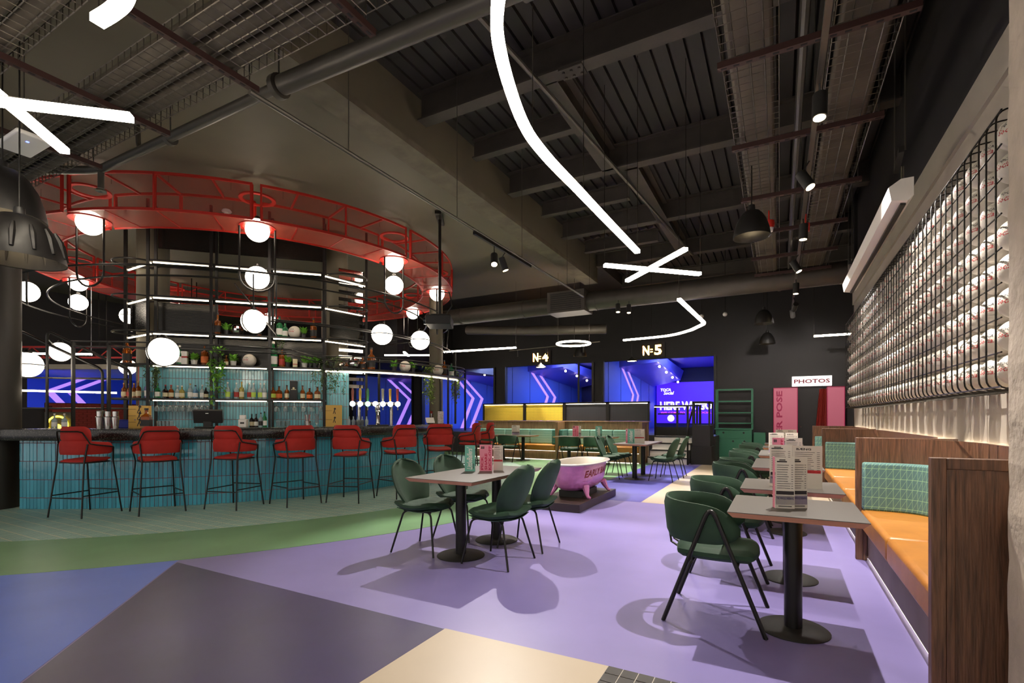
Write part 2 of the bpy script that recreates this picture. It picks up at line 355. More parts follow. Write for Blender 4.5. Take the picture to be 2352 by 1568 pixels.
MB().box(-5.45, -1.75, 25.44, 25.57, 3.02, 3.2).build('valance', bdeep, sc_, world=True)
ux, uz = (1, 0, 0), (0, 0, 1)
t = MB(); text(t, 'TOCA', .2, (-5.0, 25.44, 2.66), ux, uz, .02, .15, fit=(.5, .14)); text(t, 'Social', .2, (-4.85, 25.44, 2.5), ux, uz, .01, .3, fit=(.5, .16)); t.build('logo', swhite, sc_, world=True)
t = MB(); text(t, 'HERE WE GO', .5, (-4.05, 25.44, 1.86), ux, uz, .03, fit=(2.45, .42)); t.build('headline', swhite, sc_, world=True)
t = MB(); text(t, 'WELCOME TO TOCA SOCIAL', .2, (-4.05, 25.44, 1.52), ux, uz, .01, fit=(2.4, .09)); t.build('strapline', spink, sc_, world=True)
bl = mat('screen_ball', '#9a90ff', emit='#a8a4ff', es=1.0)
for bx, bz, br in ((-4.75, 1.24, .17), (-1.98, 2.62, .2), (-2.12, 2.25, .19)):
    MB().add([(bx+br*math.cos(2*PI*i/20), 25.44, bz+br*math.sin(2*PI*i/20)) for i in range(20)], [tuple(range(20))]).build('pictured_ball', bl, sc_, world=True)
# ---- left-hand wall behind the bar
struct(MB().box(-20.2, -20, -5, 27, 2.95, 6).box(-20.2, -20, -5, 27, 0, 1.6).box(-20.2, -20, -5, 4.9, 1.6, 2.95).box(-20.2, -20, 5.9, 6.2, 1.6, 2.95).box(-20.2, -20, 10.6, 27, 1.6, 2.95).build('wall_left', nearblack))
struct(MB().box(-26, -25.8, -5, 27, 0, 3.4).box(-26, -20.2, -5, 27, 2.95, 3.2).build('wall_left', mat('bay_blue_left', '#2848a8', .5)))
for d in (0, .7):
    c = MB()
    for (p, q) in (((9.6+d, 2.9), (8.5+d, 2.35)), ((8.5+d, 2.35), (9.1+d, 1.6))): c.add([(-25.79+t, p[0]+s, p[1]) for t in (0, .02) for s in (0, .28)]+[(-25.79+t, q[0]+s, q[1]) for t in (0, .02) for s in (0, .28)], [(0, 1, 5, 4), (2, 6, 7, 3), (0, 4, 6, 2), (1, 3, 7, 5), (0, 2, 3, 1), (4, 5, 7, 6)])
    struct(c.build('wall_chevron', pink))
light('AREA', 'left_bay_lamp', (-22.5, 8, 2.9), 120, (.12, .2, 1), 2, (-24, 8, 1), sy=6)
rb = mat('red_brick', '#8a2a1c', .7); struct(MB().box(-20, -19.9, 6.6, 11, .3, 1.75).build('wall_left', mat('grout_dark', '#4a1a14', .8)))
rbm = MB().box(-.012, .012, -.105, .105, -.032, .032).mesh('brick', rb); rw = bpy.data.objects['wall_left.002'] if 'wall_left.002' in bpy.data.objects else None
for j in range(13):
    for i in range(19): put('brick', rbm, rw, (-19.89, 6.75+i*.22+(j % 2)*.11, .85+j*.07))
struct(MB().box(-24, -12, 13.6, 27, 3.3, 5.6).build('wall_back', nearblack))
# ---- columns in the room
olive = mat('column_olive', '#5c5545', .5, var=.08, vscale=2)
cb = mat('column_dark', '#2d2924', .45, var=.1, vscale=2)
struct(MB().cyl((-9.97, 2.69), .33, 0, 5.22, 40).build('column', cb, smooth=True))
struct(MB().cyl((-8.15, 10.78), .18, 0, 5.6, 32).build('column', olive, smooth=True))
# ================================================================ BAR
def rnd_tile_mat(name, base, amt=.18, rough=.12):
    m = mat(name, base, rough, coat=.3); nt = m.node_tree; oi = nt.nodes.new('ShaderNodeObjectInfo'); hs = nt.nodes.new('ShaderNodeHueSaturation'); hs.inputs['Color'].default_value = lin(base)
    mr = nt.nodes.new('ShaderNodeMapRange'); mr.inputs['To Min'].default_value = 1-amt; mr.inputs['To Max'].default_value = 1+amt
    nt.links.new(oi.outputs['Random'], mr.inputs[0]); nt.links.new(mr.outputs[0], hs.inputs['Value']); nt.links.new(hs.outputs[0], nt.nodes['Principled BSDF'].inputs['Base Color'])
    tc = nt.nodes.new('ShaderNodeNewGeometry'); ns = nt.nodes.new('ShaderNodeTexNoise'); ns.inputs['Scale'].default_value = 17; bp = nt.nodes.new('ShaderNodeBump'); bp.inputs['Strength'].default_value = .22; bp.inputs['Distance'].default_value = .01
    nt.links.new(tc.outputs['Position'], ns.inputs[0]); nt.links.new(ns.outputs[0], bp.inputs['Height']); nt.links.new(bp.outputs[0], nt.nodes['Principled BSDF'].inputs['Normal'])
    return m
glaze = rnd_tile_mat('glazed_teal', '#3f97ae')
grout = mat('grout_red', '#8c2f2c', .8)
RB = 4.94
def UV(u, v, z=0): k = .70710678; return (BX+(u-v)*k, BY+(u+v)*k, z)
bar = thing('bar_counter', 'long curved bar front clad in glazed teal stack-bond tiles with red grout', 'bar', (BX, BY, 0))
a0, a1 = R(-67.5), R(24)
NS = 60
body = MB().lathe([(RB-.5, 0), (RB, 0), (RB, .975), (RB-.5, .975), (RB-.5, 0)], NS, (0, 0, 0), a0=a0, a1=a1)
body.build('bar_body', grout, bar, smooth=True)
rows = [(.003, .157), (.163, .416), (.422, .676), (.682, .936), (.942, .972)]
pitch = .0537; cnt = 0; rest = MB(); tcache = {}
ncol = int((a1-a0)*RB/pitch)
for c in range(ncol):
    a = a0+(c+.5)*pitch/RB
    for r, (z0, z1) in enumerate(rows):
        if c < 60:
            if r not in tcache: tcache[r] = MB().box(-.006, .006, -.0245, .0245, z0, z1).mesh('tile', glaze, bevel=.002)
            o = put('tile', tcache[r], bar, (RB*math.cos(a), RB*math.sin(a), 0), (random.uniform(-.004, .004), random.uniform(-.004, .004), a+random.uniform(-.02, .02)))
        else:
            ca_, sa_ = math.cos(a), math.sin(a)
            rest.obox((RB*ca_, RB*sa_, (z0+z1)/2), (.006*ca_, .006*sa_, 0), (-.0245*sa_, .0245*ca_, 0), (0, 0, (z1-z0)/2))
stuff(rest.build('tiles', glaze, bar))
terr = mat('terrazzo', '#1b1a1a', .25)
nt = terr.node_tree; tc = nt.nodes.new('ShaderNodeTexCoord'); vo = nt.nodes.new('ShaderNodeTexVoronoi'); vo.inputs['Scale'].default_value = 75; rp = nt.nodes.new('ShaderNodeValToRGB')
rp.color_ramp.elements[0].position = .12; rp.color_ramp.elements[0].color = lin('#b8b0a4'); rp.color_ramp.elements[1].position = .2; rp.color_ramp.elements[1].color = lin('#191818')
nt.links.new(tc.outputs['Object'], vo.inputs['Vector']); nt.links.new(vo.outputs['Distance'], rp.inputs[0]); nt.links.new(rp.outputs[0], nt.nodes['Principled BSDF'].inputs['Base Color'])
ct = MB().lathe([(RB-.55, .978), (RB+.14, .978), (RB+.145, .985), (RB+.145, 1.13), (RB+.14, 1.137), (RB-.55, 1.137), (RB-.55, .978)], NS, (0, 0, 0), a0=a0-.045, a1=a1+.05)
v_ = len(ct.v); 
k5 = 7
ct.add([ct.v[i] for i in range(k5)], [tuple(range(k5-1))]); ct.add([ct.v[NS*k5+i] for i in range(k5)], [tuple(range(k5-1))])
tag(ct.build('bar_worktop', terr, None, smooth=True, loc=(BX, BY, 0)), 'thick black speckled terrazzo worktop running along the curved teal bar', 'worktop')
CT = 1.139
def BA(deg, r, z=0): return (BX+r*math.cos(R(deg)), BY+r*math.sin(R(deg)), z)
# ---- bar stool
def make_stool():
    t = thing('bar_stool', 'x', 'bar stool', group='red velvet stools along the bar')
    def seat(u, v):
        a = (u-.5)*2; b = (v-.5)*2; sx = .2*b*(1-.10*a*a); sy = .215*a*math.sqrt(max(.05, 1-.28*b*b))
        return (sx, sy, .735-.028*(1-a*a)*(1-b*b)+.012*b)
    m = MB().shell(seat, 12, 10, .05); m.build('seat', redv, t, smooth=True)
    def band(u, v):              # wraps from arm tip round the back to the other arm tip; +x is the front
        a = (u-.5)*2; th = PI+a*R(131); ex = 2.4; c, s = math.cos(th), math.sin(th); e = abs(a); k = max(0, (e-.8)/.2)
        lo = .812+.045*k**2; hi = .99-.035*max(0, e-.4)/.6-.075*k**2
        return (math.copysign(abs(c)**(2/ex), c)*.245+.015, math.copysign(abs(s)**(2/ex), s)*.255, lo+(hi-lo)*v)
    MB().shell(band, 30, 5, .038).build('arm_band', redv, t, smooth=True)
    def pad(u, v):
        a = (u-.5)*2; th = PI+a*R(58); w = 1-.16*max(0, v-.6)/.4*abs(a); z = .985+.195*v-(.05*((abs(a)-.7)/.3)**2*v if abs(a) > .7 else 0)
        return ((.232+.005*v)*math.cos(th)+.015, .25*math.sin(PI+a*R(62)*w), z)
    MB().shell(pad, 18, 6, .045).build('backrest_pad', redv, t, smooth=True)
    fr = MB(); P = []
    def onr(deg, z, k=.034): c, s = math.cos(R(deg)), math.sin(R(deg)); return (math.copysign(abs(c)**.833, c)*(.245+k)+.015, math.copysign(abs(s)**.833, s)*(.255+k), z)
    P = [onr(66, .90)]+[onr(d, .90+.045*(d-66)/50) for d in (80, 95, 110)]+[onr(122, .955), onr(132, 1.04), onr(140, 1.10)]+[onr(d, 1.115) for d in (150, 165, 180, 195, 210)]+[onr(220, 1.10), onr(228, 1.04), onr(238, .955)]+[onr(d, .90+.045*(294-d)/50) for d in (250, 265, 280)]+[onr(294, .90)]
    fr.tube(P, .0095, 6); fr.build('back_rail', black, t, smooth=True)
    for sx, sy, tp in ((1, 1, onr(66, .90)), (1, -1, onr(294, .90)), (-1, 1, onr(128, .95)), (-1, -1, onr(232, .95))):
        mid = (.17*sx+(.02 if sx > 0 else -.03), .215*sy, .70); ft = (.27*sx, .265*sy, 0)
        MB().tube(fillet([tp, mid, ft], .05), .0105, 6).build('leg', black, t, smooth=True)
    MB().tube(fillet([(.17, .215, .705), (.17, -.215, .705), (-.19, -.215, .705), (-.19, .215, .705)], .06, closed=True), .009, 6, closed=True).build('seat_frame', black, t, smooth=True)
    def at(sx, sy, z): k = 1-z/.70; return ((.17*sx+(.02 if sx > 0 else -.03))*(1-k)+.27*sx*k, .215*sy*(1-k)+.265*sy*k, z)
    for p, q in ((at(1, 1, .31), at(1, -1, .31)), (at(-1, 1, .25), at(-1, -1, .25)), (at(1, 1, .28), at(-1, 1, .28)), (at(1, -1, .28), at(-1, -1, .28))):
        MB().tube([p, q], .008, 6).build('foot_rail', black, t, smooth=True)
    return t
stools = [(-8.19, 3.13, 108), (-7.57, 3.70, 166), (-6.97, 4.42, 106), (-6.42, 5.02, 169), (-5.9, 5.62, 109), (-5.52, 6.32, 168), (-5.42, 7.25, 135), (-5.85, 8.9, 200), (-5.95, 9.65, 200)]
st0 = make_stool()
for i, (x, y, h) in enumerate(stools):
    lab = f'red velvet bar stool, {ORD[i]} from the left along the bar'
    if i == 0: st0.location = (x, y, .004); st0.rotation_euler = (0, 0, R(h)); st0['label'] = lab
    else: dup(st0, (x, y, .004), R(h), lab)
# ---- red mesh ring canopy
RX, RY = W(-6.06, 12.15); RO, RI, Z0, Z1 = 4.55, 3.8, 4.51, 5.07
redmesh = mesh_mat('red_mesh', '#a83426', .46, .5); redbase = mesh_mat('red_mesh_base', '#b4503e', .62, .5)
ring = thing('ring_canopy', 'large round red mesh gantry hanging from the ceiling over the bar', 'canopy', (RX, RY, Z0))
seg = R(36); g = .012
pan = MB().lathe([(RO, .02), (RO, Z1-Z0-.02)], 10, a0=g, a1=seg-g).mesh('mesh_panel', redmesh, True)
bot = MB().lathe([(RI+.02, 0), (RO-.02, 0)], 10, a0=g, a1=seg-g).mesh('base_panel', redbase, True)
inn = MB().lathe([(RI, .02), (RI, .2)], 10, a0=g, a1=seg-g).mesh('inner_panel', redmesh, True)
H_ = Z1-Z0; segp = [('mesh_panel', pan), ('base_panel', bot), ('inner_panel', inn)]
for rr, zz in ((RO, 0), (RO, H_), (RI, 0), (RI, H_)):
    segp.append(('frame_hoop', MB().lathe([(rr-.014, zz-.02), (rr+.014, zz-.02), (rr+.014, zz+.02), (rr-.014, zz+.02), (rr-.014, zz-.02)], 12, a0=g, a1=seg-g).mesh('frame_hoop', redm)))
for aa in (g+.003, seg/2, seg-g-.003):
    for rr in (RO, RI):
        c, s = math.cos(aa), math.sin(aa); segp.append(('frame_post', MB().bar((rr*c, rr*s, 0), (rr*c, rr*s, H_), .045, .03).mesh('frame_post', redm)))
for aa in (seg*.22, seg*.5, seg*.78):
    c, s = math.cos(aa), math.sin(aa); segp.append(('cross_strut', MB().bar((RI*c, RI*s, H_), (RO*c, RO*s, H_), .03, .03).mesh('cross_strut', redm))); segp.append(('base_strut', MB().bar((RI*c, RI*s, 0), (RO*c, RO*s, 0), .02, .015).mesh('base_strut', redm)))
RM = (RO+RI)/2
cme = [MB().lathe([(.225, zz), (.285, zz), (.285, zz+.025), (.225, zz+.025), (.225, zz)], 24).mesh('globe_collar', redm, True) for zz in (-.012, H_-.1)]
JA = [R(-72.7)+k*seg for k in range(10)]
for a in JA:
    for nm, me in segp: put(nm, me, ring, (0, 0, 0), (0, 0, a))
    for me in cme: put('globe_collar', me, ring, (RM*math.cos(a), RM*math.sin(a), 0))
    for q in (.15, .5, .85):
        b = a+seg*q; c, s = math.cos(b), math.sin(b); MB().tube([(RM*c, RM*s, H_), (RM*c, RM*s, 5.22-Z0)], .006, 5).build('hanger_rod', steel, ring)
        if q == .5: MB().tube([(RI*c, RI*s, H_), (RM*c, RM*s, H_)], .01, 5).build('hanger_arm', redm, ring)
# ---- globe lamps
GL = MB().ball((0, 0, 0), .19, 28).mesh('globe', GLOBE, True)
GB = MB().lathe([(1e-5, .17), (.05, .17), (.055, .2), (.03, .235), (1e-5, .235)], 14).mesh('lamp_holder', black, True)
def globe(loc, label, sc=1, cage=None, rot=0):
    t = thing('globe_lamp', label, 'lamp', loc, rot, 'opal globe lamps over the bar'); t.scale = (sc, sc, sc)
    put('globe', GL, t); put('lamp_holder', GB, t)
    if cage == 'h': MB().tube(arc((0, 0), .198, 0, 2*PI, 28)[:-1], .009, 6, closed=True).build('cage_hoop', black, t, smooth=True)
    if cage == 'v': MB().tube([(0, .198*math.cos(x_), .198*math.sin(x_)) for x_ in [2*PI*i/28 for i in range(28)]], .009, 6, closed=True).build('cage_hoop', black, t, smooth=True)
    return t
near = {0: 'left', 1: 'middle', 2: 'right'}
for k, a in enumerate(JA):
    x, y = RX+RM*math.cos(a), RY+RM*math.sin(a)
    lab = f'opal globe lamp set in the red ring, {["left on the near side", "centre on the near side", "right on the near side", "at the right bend"][k] if k < 4 else ORD[k-4]+" from the right along the far side"}'
    globe((x, y, Z0-.05), lab)
    u = thing('drop_loop', f'black tube loop hanging below the red ring, {ORD[k]} around from the left', 'tube loop', (x, y, Z0), a+PI/2, 'tube loops under the ring')
    hw = .27; MB().tube([(-hw, 0, 0), (-hw, 0, -.84)]+[(-hw*math.cos(PI*i/10), 0, -.84-.24*math.sin(PI*i/10)) for i in range(1, 10)]+[(hw, 0, -.84), (hw, 0, 0)], .016, 8).build('loop_tube', black, u, smooth=True)
    if k not in (1, 2, 8, 9): continue
    globe((x, y, {1: 3.66, 2: 4.0, 8: 4.0, 9: 3.66}[k]), f'opal globe lamp inside the {ORD[k]} tube loop below the red ring', .98, None)
for nm, rr, zz in (('outer', 4.5, 3.67), ('inner', 3.9, 3.67)):
    tag(MB().tube([(rr*math.cos(R(i*4)), rr*math.sin(R(i*4)), zz-Z0) for i in range(90)], .016, 6, closed=True).build('ring_rail', black, None, smooth=True, loc=(RX, RY, Z0)), f'{nm} black tube rail circling under the red ring canopy', 'rail', 'ring rails')
# lower rail with globes at the right
lr = thing('lower_rail', 'curved black double rail carrying globes above the right part of the bar', 'rail', (RX, RY, 2.9))
for rr in (4.42, 4.58): MB().tube(arc((0, 0), rr, R(-34), R(32), 36), .013, 6).build('rail_tube', black, lr, smooth=True)
for d in (-33, 31): MB().tube([(4.42*math.cos(R(d)), 4.42*math.sin(R(d)), 0), (4.5*math.cos(R(d)), 4.5*math.sin(R(d)), .77)], .013, 6).build('rail_tube', black, lr, smooth=True)
for px_, (x, y, z), c, sc in (('beside the slanted tube in front of the back bar', (-7.62, 5.15, 2.88), 'v', 1), ('on the lower rail left of the projector', (-6.5, 6.95, 2.84), 'h', 1), ('on the lower rail under the projector', (-6.45, 8.0, 2.87), 'h', 1.0), ('low over the worktop beside the trailing plant', (-7.6, 3.78, 2.22), 'v', 1.02), ('at the left end behind the dark column', (-10.3, 3.2, 2.12), 'h', 1), ('on the left stair-shaped tube frame', (-11.6, 4.05, 2.5), 'v', .9), ('at the left end of the back bar shelves', (-13.0, 5.75, 3.6), 'h', .9), ('at the left end of the overhead shelf', (-12.8, 5.65, 2.42), 'h', .88), ('at the right end of the upper back bar shelves', (-9.05, 8.3, 3.6), 'h', .8), ('beside the beer taps at the right end of the back bar', (-8.75, 7.95, 1.66), 'h', .68)):
    gq = globe((x, y, z), 'opal globe lamp '+px_, sc, c, 0); d_ = math.hypot(x-RX, y-RY)
    top = {2.88: (x, y, 3.66), 2.22: BA(-56, 4.55, 2.40), 2.12: BA(-83, 4.2, 2.3), 2.5: BA(-78, 4.0, 2.6)}.get(z)
    if top is None and z > 3: top = UV(-1.5, -2.3, 3.5) if x < -12 else UV(2.85, -2.35, 3.5)
    if top is None: top = {2.42: UV(-1.5, -2.6, 2.27), 1.66: UV(2.85, -2.35, 1.7)}.get(z)
    if top: q_ = (Vector(top)-Vector((x, y, z)))/sc; MB().tube([q_*.5*min(1, .36/max(.01, q_.length)), q_], .011, 6).build('support_arm', black, gq, smooth=True)
sl = MB().tube([W(-.56*8.6, 8.6)+(3.62,), W(-.475*8.2, 8.2)+(2.66,)], .015, 6); tag(sl.build('slanted_tube', black, None, smooth=True), 'black tube slanting down across the middle of the back bar', 'tube')
# ---- back bar unit
bb = thing('back_bar', 'tall black framed back bar with lit shelves and teal tiled panel', 'back bar', (BX, BY, 0), R(45))
wallb = MB().box(-1.22, 2.49, -2.52, -2.34, .1, 2.24).build('tiled_panel', mat('grout_pink', '#b9695f', .8), bb)
bt = rnd_tile_mat('glazed_aqua', '#69b0bf', .1, .15)
brow = [(1.006, 1.257), (1.263, 1.517), (1.523, 1.777), (1.783, 2.037), (2.043, 2.235)]
bme = [MB().box(-.0245, .0245, -.006, .006, z0, z1).mesh('tile', bt, bevel=.002) for z0, z1 in brow]; rest = MB(); k = 0
for c in range(69):
    for r in range(5):
        x = -1.2+(c+.5)*.0537
        if c < 60: put('tile', bme[r], wallb, (x, -2.523, 0), (random.uniform(-.0012, .0012), 0, random.uniform(-.03, .03)))
        else: rest.box(x-.0245, x+.0245, -2.529, -2.517, *brow[r])
stuff(rest.build('tiles', bt, wallb))
posts = [-.9, .1, 1.08, 2.05]
for u in posts:
    for v in (-2.97, -2.62):
        MB().box(u-.022, u+.022, v-.022, v+.022, .9, 5.21).build('post', black, bb)
shz = [1.65, 2.27, 2.85, 3.5, 4.14]
for i, z in enumerate(shz):
    sh = MB().box(-1.5 if i < 2 else -.92, 2.07, -2.98, -2.56, z-.035, z).build('shelf', black, bb, bevel=.004)
    for q in range(3):
        MB().box(posts[q]+.06, posts[q+1]-.06, -2.93, -2.90, z-.052, z-.036).build('led_strip', LEDs, sh)
    for v in (-2.98,): MB().box(-.92, 2.07, v-.012, v+.012, z+.28, z+.3).build('front_rail', black, sh) if i in (1,) else None
rib = mat('ribbed_glass', '#2a2825', .16, .6); nt = rib.node_tree; tc = nt.nodes.new('ShaderNodeTexCoord'); wv = nt.nodes.new('ShaderNodeTexWave'); wv.bands_direction = 'Z'; wv.inputs['Scale'].default_value = 14; bp = nt.nodes.new('ShaderNodeBump'); bp.inputs['Strength'].default_value = .6
nt.links.new(tc.outputs['Object'], wv.inputs[0]); nt.links.new(wv.outputs[1], bp.inputs['Height']); nt.links.new(bp.outputs[0], nt.nodes['Principled BSDF'].inputs['Normal'])
for q in range(3):
    for z0, z1 in ((2.30, 2.80), (4.45, 4.98))+(((2.92, 3.44),) if q == 0 else ()): MB().box(posts[q]+.03, posts[q+1]-.03, -2.6, -2.585, z0, z1).build('ribbed_panel', rib, bb)
# side wings with hooped shelf ends
for (u0, v0), (u1, v1), nm in (((-.9, -2.95), (-1.5, -2.3), 'l'), ((2.05, -2.95), (2.85, -2.35), 'r')):
    for z in shz[2:] if nm == 'l' else shz[1:]:
        cx, cy = (u0+u1)/2, (v0+v1)/2; r_ = math.hypot(u1-u0, v1-v0)*.42
        MB().tube([(cx+r_*math.cos(2*PI*i/28), cy+r_*.8*math.sin(2*PI*i/28), z) for i in range(28)], .016, 6, closed=True).build('hoop_rail', black, bb, smooth=True)
        MB().bar((u0, v0+.1, z-.04), (u1, v1+.1, z-.04), .03, .018).build('led_strip', LEDs, bb)
    MB().bar((u1, v1, .9), (u1, v1, 5.21), .05, .05).build('post', black, bb)
    MB().bar((u0+.12*(u1-u0), v0+.12*(v1-v0)+.12, 3.2), (u0+.9*(u1-u0), v0+.9*(v1-v0)+.12, 3.2), .015, .55).build('ribbed_panel', rib, bb)
mir = mat('mirror_rib', '#c8c6c2', .08, 1)
for j in range(17): MB().bar((2.3, -2.5, 1.95+j*.15), (2.8, -2.3, 1.95+j*.15), .03, .07).build('mirror_slat', mir, bb)
# columns carrying the back bar
for u in (-1.14, 2.2): struct(MB().cyl((0, 0), .27, 0, 5.22, 36).build('column', olive, None, smooth=True, loc=UV(u, -2.05)))
# overhead shelf sweeping out to the bar front on the right
oh = thing('overhead_shelf', 'black overhead bottle shelf sweeping from the back bar out over the right of the bar', 'shelf', UV(3.4, -2.4, 2.2))
path = fillet([UV(2.05, -2.8), UV(2.9, -2.85), UV(4.0, -2.35), UV(4.95, -1.3), UV(5.05, -1.0)], .5, 6)
def ribbon(mb, P, w, z0, z1):
    L_ = []; P = [Vector(p) for p in P]
    for i, p in enumerate(P):
        d = (P[min(i+1, len(P)-1)]-P[max(i-1, 0)]).normalized(); nn = Vector((-d.y, d.x, 0)); L_ += [(p.x+nn.x*s*w, p.y+nn.y*s*w, z) for s in (-1, 1) for z in (z0, z1)]
    n = len(P); fs = []
    for i in range(n-1):
        a, b = 4*i, 4*i+4; fs += [(a, a+2, b+2, b), (a+1, b+1, b+3, a+3), (a, b, b+1, a+1), (a+2, a+3, b+3, b+2)]
    fs += [(0, 1, 3, 2), (4*n-4, 4*n-2, 4*n-1, 4*n-3)]; return mb.add(L_, fs)
ribbon(MB(), path, .2, 2.225, 2.265).build('shelf_board', black, oh, world=True)
ribbon(MB(), path, .03, 2.205, 2.224).build('led_strip', LEDs, oh, world=True)
for s, zz in ((-1, 2.5), (-1, 2.42), (1, 2.5)):
    Q = [Vector(p) for p in path]; T = []
    for i, p in enumerate(Q):
        d = (Q[min(i+1, len(Q)-1)]-Q[max(i-1, 0)]).normalized(); T.append((p.x-d.y*.19*s, p.y+d.x*.19*s, zz))
    MB().tube(T, .011, 6).build('guard_rail', black, oh, smooth=True, world=True)
for u, v in ((4.7, -1.72), (4.95, -1.28), (4.55, -1.5), (3.1, -2.75)): MB().bar(UV(u, v, CT), UV(u, v, 2.9 if u > 4.8 else 2.5), .035, .035).build('post', black, oh, world=True)
# front guard rail over the left bays and its posts
gr_ = thing('front_rail_frame', 'black tube frame with double top rail standing on the left of the bar', 'frame', BA(-40, RB-.3, CT))
for zz in (2.44, 2.36): MB().tube([BA(d, 4.55, zz) for d in range(-63, -21, 3)]+[UV(2.05, -2.95, zz)], .012, 6).build('rail_tube', black, gr_, smooth=True, world=True)
for d in (-62.5, -56): MB().bar(BA(d, 4.55, CT), BA(d, 4.55, 2.44), .04, .04).build('post', black, gr_, world=True)
# stair-shaped tube frames at the left end
for i, (d, r_) in enumerate(((-83, 4.2), (-78, 4.0))):
    f = thing('stair_tube_frame', f'black tube frame rising in a slope at the left end of the bar, {"outer" if i == 0 else "inner"} one', 'frame', BA(d, r_, 0))
    x, y, _ = BA(d, r_); x2, y2, _ = BA(d+16, r_-.5)
    MB().tube(fillet([(x, y, .9), (x, y, 2.72), (x2, y2, 2.1), (x2, y2, 1.0)], .09), .022, 8).build('frame_tube', black, f, smooth=True, world=True)
    MB().tube([(x, y, 1.95), (x2, y2, 1.95)], .014, 6).build('frame_tube', black, f, smooth=True, world=True)
    MB().tube([(x, y, 1.45), (x2, y2, 1.45)], .014, 6).build('frame_tube', black, f, smooth=True, world=True)
tag(MB().bar(BA(-84, 4.3, 1.74), BA(-66, 3.5, 1.72), .03, .03).build('led_bar', LEDs), 'long LED bar low at the left end of the bar', 'light')
for k, (d, r_) in enumerate(((-108, 8.5), (-100, 9.0), (-92, 9.3))): pass
# ---- beyond the left end of the bar: red truss, pale bulkhead, neon ring
tr_ = thing('lattice_truss', 'red lattice truss far behind the left end of the bar', 'truss', (-17, 6.8, 3.0))
A_, B_ = Vector((-19.2, 5.5, 0)), Vector((-14.6, 8.0, 0)); Dv = B_-A_
for z in (2.98, 3.28): MB().bar(A_+Vector((0, 0, z)), B_+Vector((0, 0, z)), .05, .05).build('chord', redm, tr_, world=True)
for k in range(14): p, q = A_+Dv*(k/14), A_+Dv*((k+1)/14); MB().bar(p+Vector((0, 0, 2.98 if k % 2 else 3.28)), q+Vector((0, 0, 3.28 if k % 2 else 2.98)), .025, .025).build('diagonal', redm, tr_, world=True)
for k in (0, 7, 14): p = A_+Dv*(k/14); MB().bar(p+Vector((0, 0, 3.28)), p+Vector((0, 0, 5.215)), .02, .02).build('drop_rod', black, tr_, world=True)
bh = thing('pale_bulkhead', 'pale slim bulkhead under the red truss behind the bar', 'bulkhead', (-17.4, 7.2, 2.7)); MB().bar(A_+Vector((-.3, .3, 2.76)), B_+Vector((-.3, .3, 2.76)), .12, .14).build('beam', cream, bh, world=True)
for q in (0, .5, 1): p = A_+Dv*q+Vector((-.3, .3, 0)); MB().bar(p+Vector((0, 0, 2.82)), p+Vector((0, 0, 5.215)), .02, .02).build('drop_rod', black, bh, world=True)
ne = mat('neon_yellow', '#ffe040', emit='#ffd830', es=4); nx, ny = W(-.918*11.5, 11.5)
nr_ = thing('neon_ring', 'yellow neon ring glowing behind the left end of the bar', 'neon sign', (nx, ny, 1.12)); MB().tube([(.2*math.cos(2*PI*i/32), 0, .2*math.sin(2*PI*i/32)) for i in range(32)], .02, 6, closed=True).build('ring_tube', ne, nr_, smooth=True); MB().ball((0, 0, -.05), .07, 14).build('ball_mark', ne, nr_, smooth=True); MB().box(-.28, .28, .03, .06, -.3, .3).build('backboard', blackm, nr_); MB().box(-.05, .05, .03, .08, -1.12, -.3).build('stand', blackm, nr_); nr_.rotation_euler = (0, 0, R(40))
# ================================================================ TABLES AND CHAIRS
def make_table(name, lx, ly, bases, label, loc, base_r=.2, z=.755):
    t = thing(name, label, 'table', loc)
    tp = MB(); a, b = lx/2, ly/2; c = .028
    tp.add([(-a, -b, z-.004), (a, -b, z-.004), (a, b, z-.004), (-a, b, z-.004), (-a+c, -b+c, z-.036), (a-c, -b+c, z-.036), (a-c, b-c, z-.036), (-a+c, b-c, z-.036)],
           [(0, 1, 2, 3), (7, 6, 5, 4), (0, 4, 5, 1), (1, 5, 6, 2), (2, 6, 7, 3), (3, 7, 4, 0)])
    tb = tp.build('tabletop', ply, t)
    MB().box(-a, a, -b, b, z-.004, z).build('laminate_sheet', lam, tb)
    for x, y in bases:
        MB().cyl((x, y), .05, .02, z-.04, 24).build('pedestal', black, t, smooth=True)
        MB().lathe([(1e-5, 0), (base_r, 0), (base_r, .006), (base_r-.012, .014), (.06, .022), (1e-5, .022)], 36, (x, y, 0)).build('base_plate', blackm, t, smooth=True)
        MB().box(x-.2, x+.2, y-.03, y+.03, z-.05, z-.036).build('top_plate', black, t)
    return t
rowt = [(3.51, .72), (4.60, .72), (6.75, 1.38), (8.64, 1.36), (10.37, .72), (11.67, .72)]
for i, (y, l) in enumerate(rowt):
    make_table('dining_table', .69, l, [(0, 0)] if l < 1 else [(0, -l*.25), (0, l*.25)], f'grey topped pedestal table with plywood edge, {ORD[i]} from the camera along the tan bench', (.075, y, 0))
make_table('dining_table', .73, 1.4, [(0, -.33), (0, .34)], 'long grey topped table with two round bases in the middle of the purple floor', (-2.65, 4.22, 0), .225)
